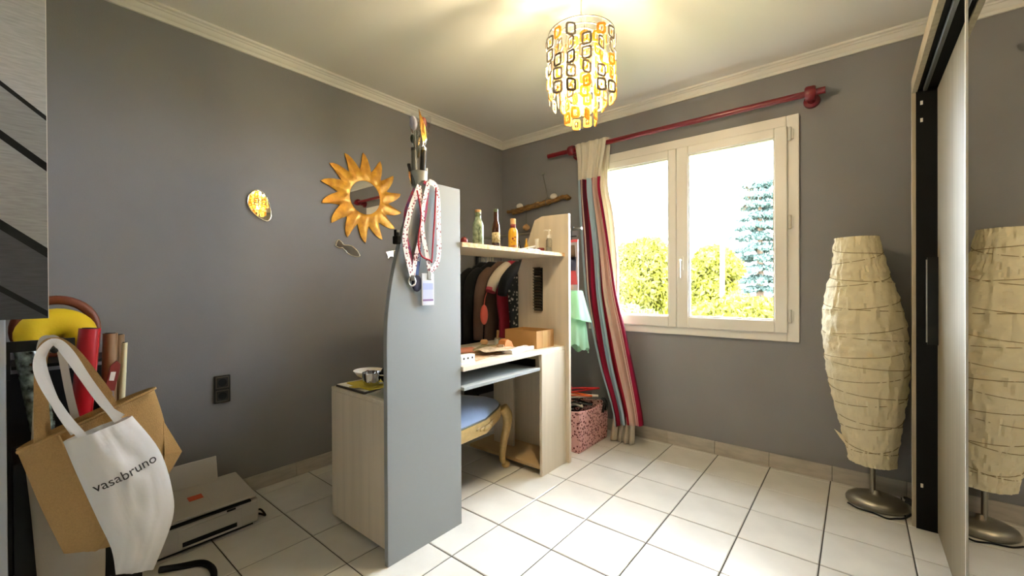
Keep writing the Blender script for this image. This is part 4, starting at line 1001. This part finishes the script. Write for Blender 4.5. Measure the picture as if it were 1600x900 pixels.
def rad_at(z):
    for (r0, z0), (r1, z1) in zip(pp, pp[1:]):
        if z0 <= z <= z1: return r0+(r1-r0)*(z-z0)/(z1-z0)
    return pp[-1][0]
for s_, (turns, sg, ph) in enumerate(((9.5, 1, .3), (8.0, -1, 1.9))):
    pts = []
    for k in range(int(turns*30)):
        f_ = k/(turns*30); z = .225+f_*1.15; a = sg*2*PI*turns*f_+ph; z += .018*math.sin(a*1.0+s_)
        z = min(1.38, max(.22, z)); c_ = axis(z); rr = rad_at(z)+.0005; pts.append((c_.x+rr*math.cos(a), c_.y+rr*math.sin(a), z))
    MB().tube(pts, .0016, 5).build('wire', 'lamp_wire', t)
fp = [(axis(.32)+Vector((-.125, -.02, 0))), (axis(.32)+Vector((-.150, -.03, .045))), (axis(.33)+Vector((-.110, -.05, .012))), (axis(.30)+Vector((-.095, -.055, -.01)))]
MB().add(fp, [(0, 1, 2, 3)]).build('paper_flap', 'lamp_paper', t, solid=.001)
MB().tube([(lx, ly, .05), (lx, ly, .45)], .0115, 14).build('pole', 'satin_metal', t, smooth='auto')
MB().lathe([(.115, 0), (.126, .008), (.127, .020), (.118, .036), (.095, .047), (.05, .053), (.016, .055), (.013, .075)], (lx+.015, ly-.005, 0), 40, sx=1.0, sy=.85).build('base', 'satin_metal', t, smooth=True)
cord = curve([(lx-.10, ly-.085, .008), (lx-.06, ly-.118, .006), (lx, ly-.128, .005), (lx+.05, ly-.15, .005), (lx+.08, ly-.13, .006), (lx+.12, ly-.10, .01), (lx+.155, ly-.04, .03), (lx+.15, ly+.02, .05), (lx+.12, ly+.0, .07), (lx+.16, ly-.03, .035), (lx+.19, ly+.06, .006), (lx+.16, ly+.15, .005)], 6)
MB().tube(cord, .0042, 6).build('cord', 'black', t, smooth=True)
MB().tube([(lx+.125, ly-.01, .065), (lx+.165, ly-.02, .055), (lx+.175, ly-.02, .03)], [.016, .014, .008], 8).build('switch', 'black', t, smooth=True)

# ------------------------------------------------------------------ chandelier
qx, qy = -.89, 1.55
t = thing('pendant_chandelier', 'pendant chandelier of hanging square rings and amber crystals', 'chandelier', (qx, qy, 1.82))
MB().lathe([(.05, 2.47), (.05, 2.485), (.03, 2.5)], (qx, qy, 0), 24).build('ceiling_rose', 'steel', t, smooth='auto')
MB().tube([(qx, qy, 2.185), (qx, qy, 2.475)], .003, 8).build('cable', 'hanger_white', t)
TOPZ = 2.185
for r_, z in ((.136, TOPZ), (.098, TOPZ-.004), (.062, TOPZ-.004)):
    MB().tube([(qx+r_*math.cos(a), qy+r_*math.sin(a), z) for a in [2*PI*k/48 for k in range(48)]], .0028, 6, closed=True).build('ring', 'steel', t, smooth=True)
for k in range(3):
    a = k*PI/3; MB().tube([(qx-.136*math.cos(a), qy-.136*math.sin(a), TOPZ), (qx+.136*math.cos(a), qy+.136*math.sin(a), TOPZ)], .002, 6).build('spoke', 'steel', t)
def loop_mesh(name, w_, h_, band, th, mt):
    def rr(w2, h2, r): 
        pts = []
        for cx_, cy2, a0 in ((w2-r, h2-r, 0), (-w2+r, h2-r, PI/2), (-w2+r, -h2+r, PI), (w2-r, -h2+r, 3*PI/2)):
            for k in range(4): a = a0+k*PI/6; pts.append((cx_+r*math.cos(a), cy2+r*math.sin(a)))
        return pts
    o_, i_ = rr(w_/2, h_/2, w_*.28), rr(w_/2-band, h_/2-band, w_*.12); n = len(o_)
    vs = [(0+sx_*th/2, p[0], p[1]) for sx_ in (-1, 1) for p in o_]+[(sx_*th/2, p[0], p[1]) for sx_ in (-1, 1) for p in i_]
    fs = []
    for k in range(n):
        j = (k+1) % n
        fs += [(k, j, n+j, n+k), (2*n+k, 3*n+k, 3*n+j, 2*n+j), (k, 2*n+k, 2*n+j, j), (n+k, n+j, 3*n+j, 3*n+k)]
    me = bpy.data.meshes.new(name); me.from_pydata(vs, [], fs); me.materials.append(MATS[mt]); return me
L1 = loop_mesh('square_ring', .042, .052, .009, .003, 'loop_shell'); L2 = loop_mesh('square_ring', .042, .052, .009, .003, 'loop_dark'); L3 = loop_mesh('amber_ring', .036, .046, .010, .005, 'crystal')
cm = bpy.data.meshes.new('crystal'); cm.from_pydata([(0, 0, .012), (.004, 0, 0), (0, .006, 0), (-.004, 0, 0), (0, -.006, 0), (0, 0, -.012)], [], [(0,1,2),(0,2,3),(0,3,4),(0,4,1),(5,2,1),(5,3,2),(5,4,3),(5,1,4)]); cm.materials.append(MATS['crystal'])
rnd = random.Random(3)
def tier(r_, ns, nr, z0, dz, kinds, ph, cr):
    for s_ in range(ns):
        a = 2*PI*s_/ns+ph
        if True:
            MB().tube([(qx+r_*math.cos(a), qy+r_*math.sin(a), TOPZ), (qx+r_*math.cos(a), qy+r_*math.sin(a), z0-dz*(nr-1)+.02)], .0007, 4, cap=False).build('strand', 'steel', t)
        for q in range(nr):
            if q == 0 and rnd.random() < .15: continue
            z = z0-dz*q-(.008 if s_ % 2 else 0)
            me = rnd.choice(kinds)
            loc = Vector((qx+r_*math.cos(a), qy+r_*math.sin(a), z))-t.location
            part('amber_ring' if me is L3 else 'square_ring', me, t, loc, (0, 0, a+rnd.uniform(-.7, .7)))
            if cr and rnd.random() < .75: part('crystal', cm, t, loc, (0, 0, a+rnd.uniform(-1, 1)))
tier(.136, 14, 5, 2.150, .054, [L1, L1, L2, L3], 0, True)
tier(.098, 11, 5, 2.135, .054, [L1, L3, L3, L3], .2, True)
tier(.062, 8, 6, 2.125, .056, [L3, L3, L3], .1, True)
for k in range(5):
    a = 2*PI*k/5+.4; bx_, by_, bz_ = qx+.070*math.cos(a), qy+.070*math.sin(a), (2.075, 2.06, 2.045, 2.07, 2.055)[k]
    bu = MB().lathe([(.004, bz_-.026), (.012, bz_-.015), (.0145, bz_), (.010, bz_+.014), (.008, bz_+.022)], (bx_, by_, 0), 14).build('bulb', 'bulb_glow', t, smooth=True)
    MB().tube([(bx_, by_, bz_+.022), (bx_, by_, bz_+.05)], .009, 10).build('socket', 'steel', bu)
    MB().tube([(bx_, by_, bz_+.05), (bx_, by_, TOPZ)], .003, 6).build('stem', 'steel', bu)
    ld = bpy.data.lights.new('bulb_light', 'POINT'); ld.energy = BULB_W; ld.color = (1, .83, .54); ld.shadow_soft_size = .02
    lo = bpy.data.objects.new('bulb_light', ld); col.objects.link(lo); lo.parent = t; lo.location = Vector((bx_, by_, bz_-.035))-t.location
bz_ = 1.90
bu = MB().lathe([(.004, bz_-.026), (.012, bz_-.015), (.0145, bz_), (.010, bz_+.014), (.008, bz_+.022)], (qx, qy, 0), 14).build('bulb', 'bulb_glow', t, smooth=True)
MB().tube([(qx, qy, bz_+.022), (qx, qy, TOPZ)], .004, 8).build('stem', 'steel', bu)

# ------------------------------------------------------------------ printer
t = thing('inkjet_printer', 'pale grey inkjet printer on the floor by the wall', 'printer', (-2.40, .58, 0))
px0, px1, py0, py1 = -2.555, -2.235, .365, .79
b = MB(); b.prism([(px0, .012), (px1, .012), (px1+.004, .06), (px1, .125), (px0+.02, .150), (px0, .14)], 'Y', py0, py1); b.build('body', 'printer_body', t, bevel=.012)
MB().box(px0+.02, px1-.02, py0+.02, py1-.02, 0, .014).build('foot', 'black', t)
MB().prism([(px0+.02, .152), (px1-.01, .130), (px1-.004, .142), (px0+.02, .172)], 'Y', py0+.004, py1-.004).build('scanner_lid', 'printer_lid', t, bevel=.008)
MB().prism([(px0+.05, .171), (px1-.004, .143), (px1-.002, .147), (px0+.05, .178)], 'Y', py0+.01, .615).build('lid_step', 'printer_lid', t, bevel=.003)
MB().box(px1-.02, px1+.0035, py0+.015, py1-.035, .122, .129).build('lid_gap', 'black', t)
MB().box(px1-.002, px1+.0062, .475, .715, .022, .106).build('front_door', 'printer_body', t, bevel=.002)
MB().box(px1+.004, px1+.0072, .490, .695, .030, .050).build('output_slot', 'black', t, bevel=.002)
MB().box(px1+.004, px1+.012, .490, .695, .024, .030).build('output_tray', 'printer_lid', t, bevel=.001)
MB().box(px1+.0030, px1+.006, .655, .69, .112, .119).build('buttons', 'black', t)
MB().prism([(-2.50, .155), (-2.525, .285), (-2.518, .287), (-2.490, .155)], 'Y', .43, .695).build('paper_support', 'printer_lid', t, bevel=.003)
MB().prism([(-2.40, .1665), (-2.36, .1615), (-2.36, .1625), (-2.40, .1675)], 'Y', .545, .60).build('sticker', 'sticker_red', t)
t = thing('power_cable', 'black power cable coiled behind the printer', 'cable', (-2.40, .82, 0))
MB().tube(curve([(-2.50, .79, .05), (-2.50, .83, .055), (-2.45, .845, .03), (-2.46, .82, .02), (-2.52, .83, .012), (-2.54, .87, .006)]), .005, 6).build('lead', 'black', t, smooth=True)
MB().tube(curve([(-2.30, .79, .035), (-2.29, .815, .04), (-2.27, .83, .012), (-2.31, .825, .006), (-2.33, .79, .02)]), .005, 6).build('lead', 'black', t, smooth=True)
MB().tube([(-2.505, .825, .05), (-2.46, .84, .045)], .009, 8).build('plug', 'black', t)
t = tag(MB().tube(curve([(-2.16, .40, .012), (-2.12, .46, .012), (-2.085, .515, .012), (-2.03, .535, .012), (-1.96, .53, .012), (-1.90, .50, .012), (-1.88, .44, .012)], 8), .012, 10).build('black_hose', 'black', smooth=True), 'thick black hose lying curved on the floor by the printer', 'hose')

# ------------------------------------------------------------------ tall cabinet with the photo print
t = thing('tall_cabinet', 'tall white cabinet partly hidden under the photo print', 'cabinet', (-2.3, -.35, 0))
MB().box(-2.62, -2.035, -.75, .012, .06, 2.30).build('body', 'cabinet_white', t, bevel=.003)
MB().box(-2.034, -2.016, -.75, -.372, .06, 2.30).build('door', 'cabinet_white', t, bevel=.003)
MB().box(-2.034, -2.016, -.366, .012, .06, 2.30).build('door', 'cabinet_white', t, bevel=.003)
MB().box(-2.60, -2.06, -.74, 0, 0, .06).build('plinth', 'black', t)
t = thing('photo_canvas', 'black and white photo print of weathered planks', 'picture', (-1.995, -.35, 0))
cv = MB().box(-2.015, -1.984, -.80, .100, 1.046, 2.42).build('stretcher', 'paper_white', t)
MB().add([(-1.9832, -.80, 1.046), (-1.9832, .0985, 1.046), (-1.9832, .0985, 2.42), (-1.9832, -.80, 2.42)], [(0, 1, 2, 3)]).build('print', 'photo_print', t)
# print coordinates: w = z + .85*Y  (object origin at z 0, Y -.35)

# ------------------------------------------------------------------ black storage stand with rolls, pillow and bags
t = thing('storage_stand', 'black open storage stand beside the tall cabinet', 'stand', (-2.35, .2, 0))
sx0, sx1, sy0, sy1 = -2.60, -2.14, .014, .345
MB().box(sx0, sx1, sy0, sy0+.008, 0, .84).build('side_panel', 'black', t)
MB().box(sx0, sx1, sy1-.012, sy1, 0, .66).build('side_panel', 'black', t)
MB().box(sx0, sx0+.010, sy0, sy1, 0, .80).build('back_panel', 'black', t)
MB().box(sx0, sx1, sy0+.012, sy1-.012, .50, .512).build('shelf', 'black', t)
MB().box(sx0+.01, -2.36, sy0+.012, sy1-.012, .845, .857).build('upper_shelf', 'black', t)
MB().box(sx1-.01, sx1, sy0+.012, sy1-.012, 0, .56).build('front_panel', 'black', t)
MB().box(-2.38, -2.36, .20, .22, .51, .845).build('support', 'black', t)
MB().box(-2.160, -2.145, sy0, .17, .93, .965).build('hook_rail', 'black', t)
MB().box(-2.160, -2.145, sy0, sy0+.008, .83, .93).build('post', 'black', t)
MB().tube(curve([(-2.152, .106, .950), (-2.06, .106, .950), (-1.95, .106, .949), (-1.885, .106, .951)]), .008, 8).build('hook', 'black', t, smooth=True)
# yellow ring pillow
t = thing('ring_pillow', 'yellow ring-shaped pillow on top of the black stand', 'pillow', (-2.42, .15, .857))
ar = [PI*(-.25+1.5*k/24) for k in range(25)]
MB().tube([(-2.40-.02*math.sin(a), .142+.062*math.cos(a), .955+.050*math.sin(a)) for a in ar], [.026+.032*math.sin(PI*k/24)**.4 for k in range(25)], 16).build('body', 'pillow_yellow', t, smooth=True)
MB().ball((-2.39, .070, .908), .032, 12, 8).build('end_patch', 'hanger_white', t, smooth=True)
t = thing('wooden_bow', 'curved reddish-brown wooden hoop behind the yellow pillow', 'hoop', (-2.55, .12, .857))
MB().tube([(-2.54, .150+.112*math.cos(a), .975+.118*math.sin(a)) for a in [PI*(-.3+1.6*k/28) for k in range(29)]], .012, 8, flat=(1.5, .7)).build('hoop', 'wood_rust', t, smooth=True)
MB().tube([(-2.54, .08, .870), (-2.54, .22, .870)], .010, 8).build('tie_bar', 'wood_rust', t)
def roll(label, base, top, r, mt, core=True, group='rolls in the black stand', nm='paper_roll'):
    t = thing(nm, label, 'roll', base, group=group)
    A, B = Vector(base), Vector(top)
    MB().tube([A, A.lerp(B, .5), B], r, 18).build('sheet', mt, t, smooth='auto')
    if core: MB().tube([B, B+(B-A).normalized()*.002], r*.7, 16).build('hollow', 'black', t)
    d_ = (B-A).normalized(); sd = Vector((.6, .8, 0)); MB().tube([A+sd*r*.93, B+sd*r*.93], r*.12, 6).build('free_edge', mt, t, smooth=True)
roll('shiny green and black camouflage roll at the cabinet edge', (-2.20, .112, .519), (-2.20, .056, .950), .031, 'roll_camo')
roll('glossy red roll standing behind the jute bag handles', (-2.19, .175, .52), (-2.19, .212, .992), .030, 'roll_red')
roll('brown kraft paper roll beside the red one', (-2.235, .262, .52), (-2.235, .272, .965), .022, 'roll_brown')
roll('thin cream roll with a printed red label', (-2.235, .297, .52), (-2.235, .313, .925), .009, 'roll_cream')
roll('slim grey-brown roll behind the cream one', (-2.27, .300, .52), (-2.27, .302, .955), .016, 'roll_brown')
t = thing('printed_carton', 'red and white printed carton between the rolls', 'carton', (-2.20, .27, .70))
MB().prism([(.250, .755), (.278, .748), (.296, .845), (.285, .862), (.268, .845)], 'X', -2.205, -2.195).build('card', 'foil_red', t)
MB().prism([(.262, .79), (.276, .787), (.282, .82), (.268, .822)], 'X', -2.1945, -2.1935).build('white_panel', 'paper_white', t)
MB().box(-2.204, -2.196, .255, .276, .513, .757).build('lower_flap', 'print_grey', t)

def bag_body(left, right, xm, thick, mouth=.6, nu=26, wrinkle=.006, seed=0., lean=0.):
    """closed cloth bag hanging in the Y-Z plane; left/right are edge polylines top to bottom"""
    Lc = curve([(a, c, 0) for a, c in left], 6); Rc = curve([(a, c, 0) for a, c in right], 6); nv = 24
    def samp(C_, v):
        s_ = v*(len(C_)-1); i = min(int(s_), len(C_)-2); return C_[i].lerp(C_[i+1], s_-i)
    b = MB()
    for side in (1, -1):
        def g(u, v):
            l, r_ = samp(Lc, v), samp(Rc, v); p = l.lerp(r_, u)
            th = thick*(max(0, math.sin(PI*u))**.55)*(mouth+(1-mouth)*math.sin(PI*min(1, v*.8+.1)))*(1 if v < .9 else max(.05, (1-v)/.1)**.5)
            wr = wrinkle*noise.noise(Vector((u*4+seed, v*5+seed*2, side)))+wrinkle*.6*noise.noise(Vector((u*9+v*6, v*3-u*5+seed, side)))
            return (xm+side*(th/2+wr*math.sin(PI*u)*(1 if side > 0 else .6))+lean*v, p.x, p.y)
        b.grid(g, nu, nv)
    return b
def strap(path, wdt, th=.004, ax=Vector((0, 1, 0))):
    P_ = curve(path, 8); b = MB(); n = len(P_); rows = []
    for i, p in enumerate(P_):
        td = (P_[min(i+1, n-1)]-P_[max(i-1, 0)]).normalized(); sd = td.cross(Vector((1, 0, 0))); sd = sd.normalized() if sd.length > .2 else Vector((0, 1, 0))
        rows.append((p-sd*wdt/2, p+sd*wdt/2))
    for (a, c), (d_, e) in zip(rows, rows[1:]): b.add([a, c, e, d_], [(0, 1, 2, 3)])
    return b
# beige cloth bag
t = thing('cloth_bag', 'plain greige cloth bag hanging behind the jute bag', 'bag', (-2.08, .15, .05))
bag_body([(.050, .56), (.062, .40), (.072, .22), (.080, .07)], [(.215, .56), (.228, .40), (.240, .22), (.238, .06)], -2.120, .022, seed=3, wrinkle=.003).build('body', 'beige_cloth', t, smooth=True)
strap([(-2.120, .07, .555), (-2.118, .080, .76), (-2.112, .088, .945), (-2.110, .106, .972), (-2.112, .130, .945), (-2.118, .155, .76), (-2.120, .19, .555)], .020).build('handle', 'beige_cloth', t, solid=.003)
# jute bag
t = thing('jute_bag', 'wide tan jute tote bag hanging from the black hook', 'bag', (-2.04, .22, .22))
bag_body([(.030, .640), (.050, .56), (.085, .42), (.130, .265)], [(.362, .772), (.395, .62), (.392, .47), (.262, .228)], -2.055, .13, mouth=.75, seed=1.2, wrinkle=.015).build('body', 'jute', t, smooth=True)
MB().add([(-2.05, .388, .64), (-2.06, .446, .505), (-2.05, .385, .40), (-2.02, .385, .52)], [(0, 1, 3), (1, 2, 3)]).build('side_gusset', 'jute', t, solid=.004)
MB().tube(curve([(-1.999, .030, .642), (-1.985, .12, .682), (-1.98, .20, .715), (-1.995, .30, .752), (-2.02, .362, .774)]), .005, 6).build('rim_seam', 'jute', t, smooth=True)
MB().tube(curve([(-1.997, .115, .676), (-1.988, .150, .56), (-1.988, .195, .42), (-2.01, .245, .26)]), .004, 6).build('front_seam', 'jute', t, smooth=True)
strap([(-1.995, .078, .660), (-1.985, .078, .80), (-1.975, .083, .935), (-1.975, .108, .974), (-1.977, .148, .935), (-1.985, .218, .80), (-1.99, .243, .735)], .026).build('handle', 'jute', t, solid=.005)
strap([(-2.10, .095, .66), (-2.08, .088, .80), (-2.02, .084, .935), (-2.02, .110, .972), (-2.05, .160, .925), (-2.085, .245, .76)], .024).build('handle', 'jute', t, solid=.005)
t.location.x += .030
# white tote
t = thing('white_tote_bag', 'white cotton tote bag with grey lettering', 'bag', (-1.93, .25, .13))
wb = bag_body([(.122, .668), (.150, .56), (.195, .40), (.228, .285), (.238, .196)], [(.282, .710), (.352, .575), (.386, .43), (.388, .315), (.334, .162)], -1.935, .085, mouth=.5, seed=5.1, wrinkle=.013).build('body', 'cotton_white', t, smooth=True)
strap([(-1.925, .165, .672), (-1.925, .120, .76), (-1.935, .076, .88), (-1.942, .078, .945), (-1.942, .106, .977), (-1.93, .136, .942), (-1.922, .180, .84), (-1.92, .245, .705)], .021).build('handle', 'cotton_white', t, solid=.003)
strap([(-1.965, .150, .680), (-1.96, .110, .78), (-1.955, .082, .90), (-1.958, .084, .945), (-1.958, .107, .976), (-1.96, .140, .92), (-1.965, .215, .76), (-1.965, .26, .705)], .020).build('handle', 'cotton_white', t, solid=.003)
me = text_mesh('vasabruno', .043, 'ink', .0005)
# wrap the lettering onto the front of the bag by ray casting
dg = bpy.context.evaluated_depsgraph_get(); dg.update()
ang = math.atan2(.558-.508, .337-.187); sc_x = .162/(max(v.co.x for v in me.vertices)-min(v.co.x for v in me.vertices))
wme = wb.data
from mathutils.bvhtree import BVHTree
bv = BVHTree.FromPolygons([v.co for v in wme.vertices], [p.vertices[:] for p in wme.polygons])
wo = Vector((0, 0, 0)); off = t.location
for v in me.vertices:
    y = .262+v.co.x*sc_x*math.cos(ang)-v.co.y*math.sin(ang); z = .531+v.co.x*sc_x*math.sin(ang)+v.co.y*math.cos(ang)
    h0 = bv.ray_cast(Vector((1, y, z))-off, Vector((-1, 0, 0)))[0]
    x = (h0.x+off.x) if h0 else -1.92
    v.co = Vector((x+.0012+v.co.z, y, z))-off
me.update()
part('lettering', me, wb, (0, 0, 0))
t.location.x += .045
